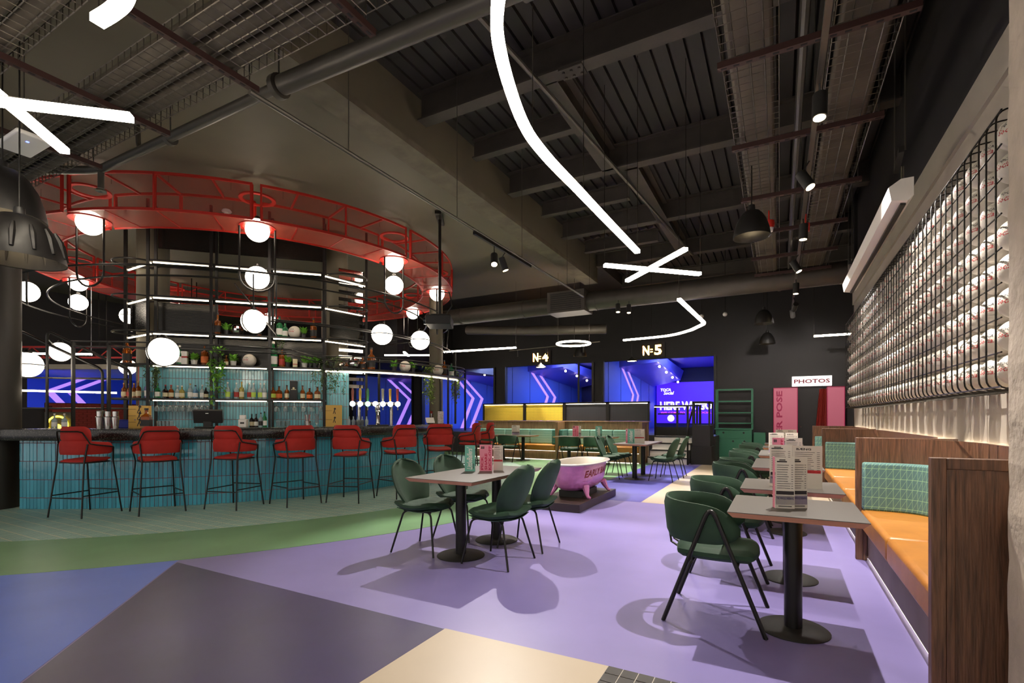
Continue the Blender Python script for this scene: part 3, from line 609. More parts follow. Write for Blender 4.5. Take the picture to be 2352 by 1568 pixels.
def make_arm():
    t = thing('arm_chair', 'x', 'chair', group='green velvet armchairs')
    def seat(u, v):
        a = (u-.5)*2; b = (v-.5)*2; k = math.sqrt(max(0, 1-.22*b*b)); k2 = math.sqrt(max(0, 1-.22*a*a))
        return (.005+.25*b*k2, .245*a*k*(1-.06*(b < 0)*b*b), .445-.008*(1-a*a)*(1-b*b))
    MB().shell(seat, 12, 12, .075).build('seat', velvet, t, smooth=True)
    def band(u, v):
        a = (u-.5)*2; e = abs(a); th = PI+a*R(128)
        ex = 2.6; c, s = math.cos(th), math.sin(th); x = math.copysign(abs(c)**(2/ex), c)*.265-.03; y = math.copysign(abs(s)**(2/ex), s)*.262
        k = max(0, (e-.62)/.38); hi = .785-.03*e-.13*k*k; lo = .525-.01*e+.07*k**3
        x -= .03*(v-.3)*(1-e); return (x, y, lo+(hi-lo)*v)
    MB().shell(band, 34, 6, .045).build('backrest', velvet, t, smooth=True)
    for s in (1, -1):
        pts = fillet([(-.295, .275*s, 0), (-.008, .292*s, .775), (.295, .275*s, 0)], .1, 8)
        MB().tube(pts, .0135, 8).build('leg_frame', black, t, smooth=True)
    MB().tube([(-.12, -.285, .40), (-.12, .285, .40)], .01, 6).build('cross_bar', black, t, smooth=True)
    MB().tube([(.14, -.28, .40), (.14, .28, .40)], .01, 6).build('cross_bar', black, t, smooth=True)
    for y in (-.05, .05): MB().tube([(-.2, y, .41), (-.285, y, .46), (-.3, y, .56)], .008, 6).build('back_bracket', black, t, smooth=True)
    return t
ac = make_arm()
ys = [3.55, 4.65, 6.27, 7.0, 8.42, 9.05, 10.6, 11.45]
for i, y in enumerate(ys):
    lab = f'dark green velvet armchair, {ORD[i]} from the camera along the bench tables'
    if i == 0: ac.location = (-.365, y, 0); ac['label'] = lab
    else: dup(ac, (-.365, y, 0), R(random.uniform(-3, 3)), lab)
for i, (x, y, r_) in enumerate(((-7.0, 12.75, 90), (-7.75, 12.75, 90), (-5.02, 12.6, 92), (-4.3, 12.6, 88))):
    dup(ac, (x, y, .003), R(r_), f'dark green armchair at the far banquette, {["beside the left table", "leftmost, half hidden by red stools", "left one of the pair at the right table", "right one of the pair at the right table"][i]}', 'green velvet armchairs')
def make_shell():
    t = thing('shell_chair', 'x', 'chair', group='green velvet shell chairs')
    def back(u, v):              # v up, u across, +x front
        a = (u-.5)*2; w = .275*(1-.36*max(0, .4-v)**1.2/.4**1.2)*math.sqrt(max(.02, 1-max(0, (v-.5)/.5)**2.6))
        return (-.17-.13*v-.03*v*v+.075*a*a*(1-.3*v), w*a, .44+.44*v)
    MB().shell(back, 16, 16, .034).build('backrest', velvet, t, smooth=True)
    def seat(u, v):              # v from back to front
        a = (u-.5)*2; w = .255*math.sqrt(max(.04, 1-max(0, (v-.45)/.55)**3.2))*(1-.2*max(0, .3-v)/.3)
        return (-.235+.5*v-.03*a*a*v, w*a, .455+.028*a*a-.028*math.sin(PI*min(1, v*1.1))-.02*max(0, v-.8)/.2)
    MB().shell(seat, 16, 14, .06).build('seat', velvet, t, smooth=True)
    def pod(u, v):
        a = (u-.5)*2; b = (v-.5)*2; k = max(0, 1-.5*a*a-.5*b*b); return (-.01+.2*b, .2*a, .43-.055*k)
    MB().shell(pod, 8, 8, .012).build('seat_shell', velvet, t, smooth=True)
    for s in (1, -1):
        MB().tube(fillet([(.235, .24*s, 0), (.165, .18*s, .395), (.05, .15*s, .405)], .05), .0095, 8).build('leg', black, t, smooth=True)
        MB().tube(fillet([(-.25, .24*s, 0), (-.15, .17*s, .395), (-.05, .15*s, .405)], .05), .0095, 8).build('leg', black, t, smooth=True)
        MB().tube([(.165, .175*s, .40), (-.15, .165*s, .40)], .008, 6).build('seat_rail', black, t, smooth=True)
    return t
sc0 = make_shell()
shl = [((-3.07, 3.91), 4, 'near left one at the middle table'), ((-3.05, 4.55), -3, 'far left one at the middle table'), ((-2.25, 3.9), 178, 'near right one at the middle table, back to the camera'), ((-2.25, 4.52), 183, 'far right one at the middle table, back to the camera'),
       ((-3.2, 10.35), 8, 'front left one at the far table behind the bath'), ((-3.2, 11.1), 0, 'rear left one at the far table behind the bath'), ((-2.1, 10.45), 176, 'front right one at the far table behind the bath'), ((-2.05, 11.25), 182, 'rear right one at the far table behind the bath')]
for i, ((x, y), h, l) in enumerate(shl):
    lab = 'green velvet shell chair, '+l
    if i == 0: sc0.location = (x, y, .003); sc0.rotation_euler = (0, 0, R(h)); sc0['label'] = lab
    else: dup(sc0, (x, y, .003), R(h), lab)
make_table('dining_table', .7, 1.5, [(0, -.35), (0, .38)], 'long pedestal table with shell chairs behind the pink bath', (-2.68, 10.75, 0), .22)
make_table('dining_table', 1.45, .7, [(-.35, 0), (.35, 0)], 'pedestal table at the left half of the far banquette', (-7.15, 13.3, 0), .22)
make_table('dining_table', 1.75, .66, [(-.5, 0), (.5, 0)], 'pedestal table at the right half of the far banquette', (-4.8, 13.25, 0), .22)
# ================================================================ WALL BOOTHS
cush = grid_mat('teal_line_fabric', '#567a78', '#96c293', (19, 11.8), .05, .8, diag=True)
kick = mat('kick_panel', '#7c6d66', .6, var=.15, vscale=3)
bth = [(2.97, 5.54), (5.54, 9.63), (9.63, 12.32)]
bn = ['nearest to the camera', 'middle one', 'far one']
def divider(y, label):
    d = thing('booth_divider', label, 'divider', (.62, y, 0))
    MB().box(0, .055, -.03, .03, 0, 1.12).build('end_post', wood, d, bevel=.004)
    MB().box(.055, .72, -.018, .018, .02, 1.07).build('panel', wood, d)
    MB().box(.055, .72, -.03, .03, 1.07, 1.12).build('top_rail', wood, d, bevel=.004)
    MB().box(.055, .085, -.03, .03, 0, 1.07).build('inner_stile', wood, d, bevel=.003)
    return d
divider(2.97, 'tall dark oak booth end panel at the right edge nearest the camera')
for i, (ya, yb) in enumerate(bth):
    divider(yb, ['oak divider between the nearest and middle wall booths', 'oak divider between the middle and far wall booths', 'oak end panel closing the far wall booth'][i])
    b = thing('booth_bench', f'tan leather wall bench with teal line-patterned back, {bn[i]}', 'bench', (.66, ya, 0))
    MB().box(.05, .66, .035, yb-ya-.035, .03, .30).build('plinth', kick, b)
    MB().box(.06, .075, .035, yb-ya-.035, .008, .026).build('floor_led', LEDf, b)
    n = 2 if yb-ya < 3.5 else 3; L_ = (yb-ya-.07)/n
    for q in range(n): MB().box(-.01, .60, .035+q*L_, .035+(q+1)*L_-.004, .29, .475).build('seat_cushion', orange, b, bevel=.035)
    D = yb-ya
    pth = fillet([(.0, D-.085), (.42, D-.1), (.57, D-.5), (.57, .5), (.42, .1), (.3, .085)], .42, 8)
    ribbon(MB(), [(p[0], p[1], 0) for p in pth], .05, .47, .90).build('back_cushion', cush, b, bevel=.02)
    pb = fillet([(.0, D-.035), (.45, D-.045), (.665, D-.5), (.665, .5), (.5, .04), (.3, .035)], .45, 8)
    ribbon(MB(), [(p[0], p[1], 0) for p in pb], .014, .3, 1.115).build('back_panel', wood, b)
    MB().box(.682, .694, .12, D-.12, 1.07, 1.085).build('wall_led', LED, b)
# ================================================================ FOOTBALL RACK
rack = thing('ball_rack', 'black wire wall cage holding rows of white footballs above the booths', 'rack', (1.34, 7.5, 1.47))
bx0, bp_, nc, nr, rp_ = 1.215, .275, 27, 8, .195
y00 = 3.9
vw = MB().tube(fillet([(1.34, 0, 1.47), (1.095, 0, 1.47), (1.095, 0, 3.07), (1.34, 0, 3.07)], .07), .005, 6).mesh('cage_wire', black, True, off=(1.34, 0, 1.47))
for c in range(nc):
    for d in (-.075, .075): put('cage_wire', vw, rack, (0, y00+c*bp_+d-7.5, 0))
hw = MB().tube([(0, -.14, 0), (0, (nc-1)*bp_+.14, 0)], .005, 6).mesh('cage_rail', black, True)
for r in range(nr+1):
    for x in (1.10, 1.30): put('cage_rail', hw, rack, (x-1.34, y00-7.5, .005+r*rp_+.005))
sp = MB()
ballw = mat('ball_white', '#cfc8bb', .45); bprint = mat('print_black', '#1c1a22', .6); bred = mat('print_red', '#b3202c', .6)
# truncated-icosahedron panels with sunk seams
ph = (1+5**.5)/2; V0 = [Vector(p).normalized() for p in [(s*0+0, a, b*ph) for s in (0,) for a in (-1, 1) for b in (-1, 1)]+[(a, b*ph, 0) for a in (-1, 1) for b in (-1, 1)]+[(b*ph, 0, a) for a in (-1, 1) for b in (-1, 1)]]
ico = bmesh.new(); bmesh.ops.create_icosphere(ico, subdivisions=4, radius=1)
cen = list(V0); hexc = []
for i in range(12):
    for j in range(i+1, 12):
        for k in range(j+1, 12):
            if (V0[i]-V0[j]).length < 1.1 and (V0[j]-V0[k]).length < 1.1 and (V0[i]-V0[k]).length < 1.1: hexc.append((V0[i]+V0[j]+V0[k]).normalized())
allc = [(c, .0) for c in cen]+[(c, .055) for c in hexc]
for v in ico.verts:
    d = v.co.normalized(); ds = sorted((math.acos(max(-1, min(1, d.dot(c))))-o for c, o in allc))
    v.co = d*(1-.02*max(0, 1-(ds[1]-ds[0])/.05))
bm_v = [tuple(v.co*.096) for v in ico.verts]; bm_f = [tuple(v.index for v in f.verts) for f in ico.faces]; ico.free()
def ball_mesh(r=.096, fwd=Vector((-.8, -.6, .08)), ts=1.0):
    mb = MB(); mb.add([(x*r/.096, y*r/.096, z*r/.096) for x, y, z in bm_v], bm_f, 0); f = fwd.normalized(); rt = Vector((0, 0, 1)).cross(f).normalized(); up = f.cross(rt)
    for txt, dy, hgt, wd, mi, sh in (('TOCA', .028, .022, .075, 1, .15), ('Social', -.004, .034, .105, 2, .35)):
        vs, fs = text_geo(txt, 1, .012, sh, 0, 1, 1); xs = [v[0] for v in vs]; yy = [v[1] for v in vs]; cx, cy = (max(xs)+min(xs))/2, (max(yy)+min(yy))/2
        sx, sy = wd/(max(xs)-min(xs))*r/.096*ts, hgt/(max(yy)-min(yy))*r/.096*ts
        mb.add([(f*r+rt*((v[0]-cx)*sx)+up*((v[1]-cy)*sy+dy*r/.096*ts)).normalized()*(r*1.004) for v in vs], fs, mi)
    return mb.mesh('football', [ballw, bprint, bred], True)
bme_ = ball_mesh()
for c in range(nc):
    for r in range(nr):
        o = bpy.data.objects.new('football', bme_); COL.objects.link(o); o.location = (bx0, y00+c*bp_, 1.487+.098+r*rp_); o.rotation_euler = (0, 0, R(random.uniform(-6, 6)))
        tag(o, f'white printed football in the wall cage, {ORD[r]} row from the bottom, {ORD[c]} from the camera', 'football', 'footballs in the wall cage')
# ================================================================ PINK BATH
bc = (-2.75, 7.35)
pl = thing('bath_plinth', 'low black square plinth with support block under the pink bath', 'plinth', (bc[0], 7.2, 0))
MB().box(-.36, .36, -.85, .86, .003, .115).build('slab', mat('plinth_brown', '#2e2119', .4), pl, bevel=.004)
MB().box(-.17, .2, -.3, .35, .115, .212).build('support_block', blackm, pl)
bath = thing('bath', 'pink roll-top bath with white inside and EARLY BATH lettering, on claw feet', 'bathtub', (bc[0], bc[1], .115))
pinkb = mat('bath_pink', '#cf7fb2', .3, var=.08, vscale=12, bump=.25, bscale=30, coat=.3); enamel = mat('enamel', '#d8d2c8', .25)
def sup(th, a, b, e=2.6): c, s = math.cos(th), math.sin(th); return (math.copysign(abs(c)**(2/e), c)*a, math.copysign(abs(s)**(2/e), s)*b)
def loft(prof, mi=0, n=56):
    m = MB(); vs = []; fs = []
    for a, b, z in prof:
        for i in range(n): x, y = sup(2*PI*i/n, a, b); vs.append((x, y, z))
    for j in range(len(prof)-1):
        for i in range(n): fs.append((j*n+i, j*n+(i+1) % n, (j+1)*n+(i+1) % n, (j+1)*n+i))
    return m.add(vs, fs)
oprof = [(.10, .40, .095), (.20, .55, .11), (.255, .635, .16), (.285, .68, .24), (.30, .705, .34), (.312, .725, .43), (.318, .735, .485)]
loft(oprof).build('tub', pinkb, bath, smooth=True)
loft([(.318, .735, .48), (.355, .775, .485), (.37, .79, .497), (.372, .792, .507), (.355, .775, .517), (.31, .725, .515), (.30, .71, .5), (.285, .69, .4), (.25, .62, .2), (.1, .4, .15), (.01, .01, .148)]).build('rim_and_basin', enamel, bath, smooth=True)
t = MB(); vs, fs = text_geo('EARLY BATH', 1, .035, .12, 0, 1, 2); xs = [v[0] for v in vs]; yy = [v[1] for v in vs]
def oxy(y, z):
    for (a, b, z0), (a2, b2, z1) in zip(oprof, oprof[1:]):
        if z0 <= z <= z1: k = (z-z0)/(z1-z0); A, B_ = a+(a2-a)*k, b+(b2-b)*k; return A*max(.05, 1-abs(y/B_)**2.6)**(1/2.6)
    return .3
sx, sy = 1.02/(max(xs)-min(xs)), .105/(max(yy)-min(yy)); V_ = []
for v in vs: y = (v[0]-(max(xs)+min(xs))/2)*sx+.02; z = (v[1]-(max(yy)+min(yy))/2)*sy+.365+.03*y; V_.append((oxy(y, z)+.003, y, z))
t.add(V_, fs); t.build('lettering', mat('letter_red', '#96303a', .5), bath)
t = MB(); vs2, fs2 = text_geo('- - - - - -', 1, .01, .12); xs = [v[0] for v in vs2]; V2 = []
for v in vs2: y = (v[0]-(max(xs)+min(xs))/2)*.35/(max(xs)-min(xs))+.1; z = v[1]*.035+.235; V2.append((oxy(y, z)+.003, y, z))
t.add(V2, fs2); t.build('small_lettering', MATS['letter_red'], bath)
for sx in (1, -1):
    for sy in (-.42, .42):
        MB().tube([(sx*.235, sy*.95, .17), (sx*.255, sy*1.02, .11), (sx*.275, sy*1.08, .06), (sx*.30, sy*1.12, .022), (sx*.335, sy*1.14, .014)], [.055, .045, .03, .024, .018], 8).build('claw_foot', pinkb, bath, smooth=True)
# ================================================================ FAR BANQUETTE, SCREENS, STEPS, KIOSKS
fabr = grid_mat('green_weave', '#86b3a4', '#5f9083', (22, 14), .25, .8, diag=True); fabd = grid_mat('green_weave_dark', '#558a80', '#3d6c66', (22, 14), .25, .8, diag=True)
for i, (x0, x1) in enumerate(((-8.9, -5.93), (-5.83, -3.42))):
    q = thing('banquette', f'far banquette with tan seat and green woven back, {"left" if i == 0 else "right"} half', 'bench', ((x0+x1)/2, 13.75, 0))
    MB().box(x0, x1, 13.8, 14.25, .03, .27).build('plinth', woodl, q, world=True)
    MB().box(x0, x1, 13.745, 13.765, .277, .287).build('under_seat_led', LEDf, q, world=True)
    MB().box(x0, x1, 13.785, 13.8, .002, .02).build('floor_led', LEDf, q, world=True)
    n = 3; L_ = (x1-x0)/n
    for k in range(n):
        MB().box(x0+k*L_+.004, x0+(k+1)*L_-.004, 13.68, 14.25, .29, .47).build('seat_cushion', orange, q, bevel=.03, world=True)
        MB().box(x0+.15+k*(L_-.1)+.004, x0+.15+(k+1)*(L_-.1)-.004, 14.1, 14.24, .47, .93).build('back_cushion', fabr, q, bevel=.03, world=True)
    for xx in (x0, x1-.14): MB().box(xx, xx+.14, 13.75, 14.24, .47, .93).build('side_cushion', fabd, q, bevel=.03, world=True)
pw = thing('banquette_partition', 'oak partition with end posts behind the far banquette', 'partition', (-6, 14.3, 0))
MB().box(-9, -3.3, 14.26, 14.4, 0, 1.16).build('panel', woodl, pw, world=True)
MB().box(-9.1, -3.25, 14.2, 14.46, 1.16, 1.185).build('cap', woodl, pw, world=True, bevel=.004)
for x, l in ((-5.93, 'between the two halves'), (-3.42, 'at the right end')): tag(MB().box(x+.005, x+.095, 13.7, 14.255, 0, 1.155).build('bench_end', woodl, None, bevel=.004), 'upright oak end panel '+l+' of the far banquette', 'panel')
ymesh = grid_mat('yellow_mesh', '#c2a52e', '#7a7a2a', (20, 20), .16, .5); kmesh = grid_mat('black_mesh', '#23242a', '#0e0e10', (20, 20), .2, .5)
for i, (x0, x1, m) in enumerate(((-8.95, -7.35, ymesh), (-7.35, -5.95, ymesh), (-5.95, -4.55, kmesh), (-4.55, -3.3, kmesh))):
    s = thing('mesh_screen', f'{"yellow" if i < 2 else "black"} mesh screen in black frame above the banquette, {ORD[i]} from the left', 'screen', ((x0+x1)/2, 14.5, 1.19))
    f = MB().box(x0, x0+.05, 14.46, 14.54, 1.19, 1.76).box(x1-.05, x1, 14.46, 14.54, 1.19, 1.76).box(x0, x1, 14.46, 14.54, 1.72, 1.76); f.build('frame', black, s, world=True)
    MB().box(x0+.05, x1-.05, 14.5, 14.515, 1.19, 1.72).build('mesh_panel', m, s, world=True)
    MB().box(x0+.06, x1-.06, 14.478, 14.49, 1.70, 1.715).build('led_strip', LEDs, s, world=True)
stp = thing('steps', 'white fronted steps with black nosings up to the play bays', 'steps', (-2.6, 14.6, 0))
for k in range(4):
    MB().box(-3.28, -2.22, 14.15+k*.29, 15.35, k*.185+.002, (k+1)*.185).build('step', white, stp, world=True)
    MB().box(-3.28, -2.22, 14.13+k*.29, 14.17+k*.29, (k+1)*.185-.03, (k+1)*.185+.004).build('nosing', blackm, stp, world=True)
hr = thing('handrail', 'black handrail post beside the white steps', 'handrail', (-1.95, 14.2, 0))
MB().tube(fillet([(-2.2, 14.15, 0), (-2.2, 14.15, 1.0), (-2.2, 15.4, 1.75)], .1), .025, 8).build('rail_tube', black, hr, smooth=True, world=True)
MB().bar((-2.2, 15.35, .75), (-2.2, 15.35, 1.74), .05, .05).build('post', black, hr, world=True)
k1 = thing('host_kiosk', 'black stacked kiosk box with lit glazed top right of the steps', 'kiosk', (-1.9, 14.9, 0))
MB().box(-2.15, -1.62, 14.4, 15.28, 0, .5).build('lower_box', blackm, k1, world=True); MB().box(-2.13, -1.66, 14.45, 15.25, .5, 1.08).build('middle_box', nearblack, k1, world=True)
g_ = MB()
for x in (-2.13, -1.71):
    for y in (14.45, 15.2): g_.box(x, x+.05, y, y+.05, 1.08, 1.72)
g_.box(-2.13, -1.66, 14.45, 15.25, 1.68, 1.74); g_.build('top_frame', black, k1, world=True)
MB().box(-2.05, -1.75, 14.46, 14.475, 1.655, 1.675).build('led_strip', LEDs, k1, world=True)
k2 = thing('balustrade', 'black framed balustrade with lit top rail in front of bay number five', 'balustrade', (-2.8, 15.6, .75))
for x in (-3.4, -2.75, -2.45, -2.1): MB().box(x, x+.06, 15.55, 15.62, .75, 1.66).build('post', black, k2, world=True)
MB().box(-3.4, -2.05, 15.54, 15.63, 1.62, 1.67).build('top_rail', black, k2, world=True); MB().box(-3.4, -2.5, 15.53, 15.545, 1.60, 1.618).build('led_strip', LEDs, k2, world=True)
MB().box(-3.4, -2.05, 15.56, 15.6, .75, 1.0).build('low_panel', blackm, k2, world=True); MB().box(-3.3, -2.5, 15.56, 15.6, 1.38, 1.42).build('drinks_ledge', black, k2, world=True)
gp = mat('green_paint', '#2f6f55', .5)
gc = thing('green_dresser', 'green cabinet with open shelf frame standing against the dark wall', 'cabinet', (-1.2, 16.6, 0))
MB().box(-1.72, -.72, 16.35, 16.85, .05, .92).build('carcass', gp, gc, world=True); MB().box(-1.75, -.69, 16.32, 16.88, .92, .96).build('worktop', gp, gc, world=True, bevel=.004)
dr = [(-1.70, -.74, .66, .90), (-1.70, -1.13, .08, .645), (-1.12, -.74, .08, .645)]
for i, (x0, x1, z0, z1) in enumerate(dr):
    d = MB().box(x0, x1, 16.335, 16.35, z0, z1).build('drawer' if i == 0 else 'door', gp, gc, world=True)
    for hx in ((x0+.2, x1-.2) if i == 0 else ((x1-.1,) if i == 1 else (x0+.2,))): MB().lathe([(1e-5, 0), (.028, 0), (.028, .004)], 14).build('finger_hole', blackm, d).matrix_local = Matrix.Translation((hx-wloc(gc).x, 16.333-16.6, z1-.07)) @ Matrix.Rotation(R(90), 4, 'X')
for x in (-1.73, -.74): MB().box(x, x+.04, 16.4, 16.44, .96, 2.15).box(x, x+.04, 16.8, 16.84, .96, 2.15).build('upright', gp, gc, world=True)
for z in (1.1, 1.42, 1.77, 2.13): MB().box(-1.73, -.7, 16.4, 16.43, z, z+.03).box(-1.73, -.7, 16.81, 16.84, z, z+.03).build('shelf_rail', gp, gc, world=True)
tag(MB().box(-.68, -.36, 16.45, 16.9, .0, .84).build('green_locker', gp, None, bevel=.006), 'plain low green locker beside the green cabinet', 'locker')
pkm = mat('pink_board', '#dc7896', .5); pkt = mat('pink_text', '#b02058', .5)
for i, (x0, x1) in enumerate(((-.14, .46), (1.22, 1.62))):
    p = thing('pink_panel', 'tall pink panel with upright POSE lettering left of the photo booth doorway', 'panel', ((x0+x1)/2, 16.85, 0))
    if i: p['label'] = 'plain tall pink panel right of the photo booth doorway'
    MB().box(x0, x1, 16.82, 16.99, 0, 2.16).build('board', pkm, p, world=True); MB().box(x0-.02, x0, 16.81, 16.99, 0, 2.18).box(x1, x1+.02, 16.81, 16.99, 0, 2.18).box(x0-.02, x1+.02, 16.81, 16.99, 2.16, 2.18).build('edge_trim', pkt, p, world=True)
    if i == 0: m = MB(); text(m, 'ER POSE', .3, (.0, 16.815, 1.445), (0, 0, 1), (-1, 0, 0), .03, fit=(1.27, .16)); m.build('lettering', pkt, p, world=True)
door = struct(MB().box(.48, 1.2, 16.96, 16.99, 0, 2.1).build('door_1', nearblack)); MB().ball((.56, 16.95, 1.02), .02, 8).build('door_handle', steel, door)
cu = MB(); N = 22; A_ = [(1.02+(.2*i/N), 16.86+.02*math.sin(i*1.7)) for i in range(N+1)]; B__ = [(.88+(.34*i/N), 16.84+.03*math.sin(i*1.7)) for i in range(N+1)]
cu.add([(x, y, 2.12) for x, y in A_]+[(x, y, .4) for x, y in B__]+[(x, y+.01, 2.12) for x, y in A_]+[(x, y+.01, .4) for x, y in B__], [(i, i+1, N+2+i, N+1+i) for i in range(N)]+[(2*N+2+i, 3*N+3+i, 3*N+4+i, 2*N+3+i) for i in range(N)])
tag(cu.build('curtain', mat('curtain_red', '#8c1f16', .8), None, smooth=True), 'dark red draped curtain in the photo booth doorway', 'curtain')
ps = thing('photos_sign', 'white lit box sign reading PHOTOS above the doorway', 'sign', (.83, 16.9, 2.2))
MB().box(.33, 1.33, 16.84, 16.98, 2.21, 2.5).build('light_box', mat('sign_white', '#ffffff', emit='#fff6f0', es=.36), ps, world=True, bevel=.006)
m = MB(); text(m, 'PHOTOS', .2, (.83, 16.836, 2.352), ux, uz, .03, fit=(.9, .12)); m.build('lettering', mat('sign_text', '#8a2040', .5), ps, world=True)
for x in (.55, 1.1): MB().tube([(x, 16.9, 2.17), (x, 16.9, 2.22)], .012, 6).build('bracket', black, ps, world=True)
# ================================================================ LINEAR LIGHTS
def led(path, label, z=3.4, wires=(0, .5, 1), w=.033, closed=False):
    P = [Vector((p[0], p[1], 0)) for p in path]; c = sum(P, Vector())/len(P)
    t = thing('linear_light', label, 'light', (c.x, c.y, z), group='suspended linear lights')
    if closed: MB().tube([(p.x, p.y, z) for p in P], .026, 8, closed=True).build('diffuser', LED, t, smooth=True, world=True)
    else: ribbon(MB(), P, w, z-.022, z+.02).build('diffuser', LED, t, world=True); ribbon(MB(), P, w*.8, z+.02, z+.03).build('housing', black, t, world=True)
    for k in wires:
        p = P[min(len(P)-1, int(k*(len(P)-1)))]; top = 5.2 if p.x < -4.6 else 5.88
        MB().tube([(p.x, p.y, z+.03), (p.x, p.y, top)], .004, 5).build('suspension_wire', steel, t, world=True)
    return t
def crv(P, n=6):
    P = [Vector((p[0], p[1], 0)) for p in P]; out = []
    for i in range(len(P)-1):
        a, b, c, d = P[max(i-1, 0)], P[i], P[i+1], P[min(i+2, len(P)-1)]
        for k in range(n): t = k/n; out.append(.5*((2*b)+(c-a)*t+(2*a-5*b+4*c-d)*t*t+(3*b-a-3*c+d)*t**3))
    return out+[P[-1]]
led(crv([(-.9, 1.75), (-1.24, 2.15), (-1.42, 2.5), (-1.6, 3.12), (-1.645, 3.6), (-1.63, 4.3), (-1.61, 5.2), (-1.58, 6.27)]), 'long curved white light sweeping overhead from the top of the frame', wires=(.3, .5, .75, 1))
led([(-2.12, 6.61), (-1.02, 7.68)], 'straight light of the X pair beyond the long curve, running near left to far right')
led([(-1.05, 6.61), (-2.11, 7.72)], 'straight light of the X pair beyond the long curve, running near right to far left', 3.452)
led(fillet([(-1.57, 9.16, 0), (-1.47, 11.7, 0)], .1)+crv([(-1.5, 11.85), (-1.66, 12.15), (-1.98, 12.66), (-2.58, 13.15), (-3.74, 13.32)]), 'hooked light with a straight arm and a curved tail before the far bays', wires=(0, .85))
led([(-4.93+.45*math.cos(2*PI*i/40), 12.65+.45*math.sin(2*PI*i/40)) for i in range(40)], 'small round ring light before the far bays', 3.3, (0, .33, .66), closed=True)
led([(-9.05, 12.37), (-6.66, 12.57)], 'straight light over the far end of the bar right of the overhead shelf', 3.3)
led([(.79, 15), (1.9, 15.05)], 'straight light close to the photo booth wall at the right', 3.4)
led([(-5.05, .83), (-3.98, 1.78)], 'straight light of the X pair at the upper left, ending over the cable tray', 3.4, (.6, .95))
led([(-4.05, .72), (-5.07, 1.80)], 'straight light of the X pair at the upper left, ending above the black pendants', 3.452, (.5, .95))
led(crv([(-3.2, 1.27), (-3.04, 1.278), (-2.88, 1.265), (-2.6, 1.18)]), 'end of a curved light at the top left corner', 3.42, (.1,))
led([(-11.2, 12.1), (-9.9, 12.8)], 'straight light far behind the right end of the bar', 3.3)
led([(-10.9, 12.9), (-10.4, 12.1)], 'short slanted light far behind the right end of the bar', 3.35)
led([(-16.2, 4.9), (-14.9, 5.8)], 'straight light far behind the left end of the bar', 2.85, (0, 1))
# ================================================================ PENDANTS
def make_cone(top):
    t = thing('pendant_lamp', 'x', 'pendant lamp', group='black dome pendants')
    MB().lathe([(.17, 0), (.165, .015), (.05, .1), (.02, .14), (1e-4, .14), (1e-4, .13), (.045, .09), (.16, .005), (.17, 0)], 28).build('shade', blackm, t, smooth=True); MB().cyl((0, 0), .13, .004, .016, 20).build('diffuser', WARM, t, smooth=True); MB().tube([(0, 0, .13), (0, 0, top)], .005, 6).build('cord', black, t)
    return t
def make_pendant(r=.205, h=.3, dents=False, top=2.45):
    t = thing('pendant_lamp', 'x', 'pendant lamp', group='black dome pendants')
    pr = [(r, 0), (r*.99, h*.08), (r*.93, h*.32), (r*.8, h*.62), (r*.6, h*.86), (r*.42, h), (.04, h+.02), (.035, h+.08), (1e-4, h+.09)]
    MB().lathe(pr+[(1e-4, h-.01), (r*.4, h-.02), (r*.58, h*.84), (r*.78, h*.6), (r*.91, h*.3), (r*.975, .005), (r, 0)], 36).build('shade', mat('shade_black', '#191716', .45), t, smooth=True)
    MB().ball((0, 0, h*.45), r*.3, 14).build('bulb', WARM, t, smooth=True)
    MB().tube([(0, 0, h+.08), (0, 0, top)], .006, 6).build('cord', black, t)
    if dents:
        for k in range(14): a = 2*PI*k/14; MB().tube([(r*.985*math.cos(a), r*.985*math.sin(a), h*.14), (r*.89*math.cos(a), r*.89*math.sin(a), h*.5), (r*.76*math.cos(a), r*.76*math.sin(a), h*.72)], [.014, .022, .012], 6).build('shade_rib', MATS['shade_black'], t, smooth=True)
    return t
p0 = make_pendant(); p0.location = (-.29, 6.55, 3.45); p0['label'] = 'black dome pendant lamp hanging over the aisle, the largest near the cable trays'
for loc, l in (((-.31, 12.6, 3.42), 'black dome pendant lamp over the aisle before the photo booth wall, nearer one'), ((-.3, 15.6, 3.35), 'black dome pendant lamp over the aisle before the photo booth wall, farther one'), ((-3.95, 15.0, 3.0), 'flat lit cone pendant lamp under the number five sign'), ((-6.5, 13.9, 2.84), 'flat lit cone pendant lamp under the number four sign'), ((-5.5, 14.7, 3.2), 'dark dome pendant lamp between the two number signs')):
    q_ = (make_cone if 'lit' in l else (lambda top: make_pendant(top=top)))(top=(5.6 if loc[0] < -4.5 else 5.9)-loc[2]); q_.location = loc; q_['label'] = l
p1 = make_pendant(.3, .42, top=2.14); p1.location = (-6.08, 1.72, 3.08); p1['label'] = 'large smooth black dome pendant at the left edge, upper of two'
p2 = make_pendant(.3, .36, True, 2.62); p2.location = (-5.54, 1.67, 2.6); p2['label'] = 'large ribbed black dome pendant at the left edge, lower of two'
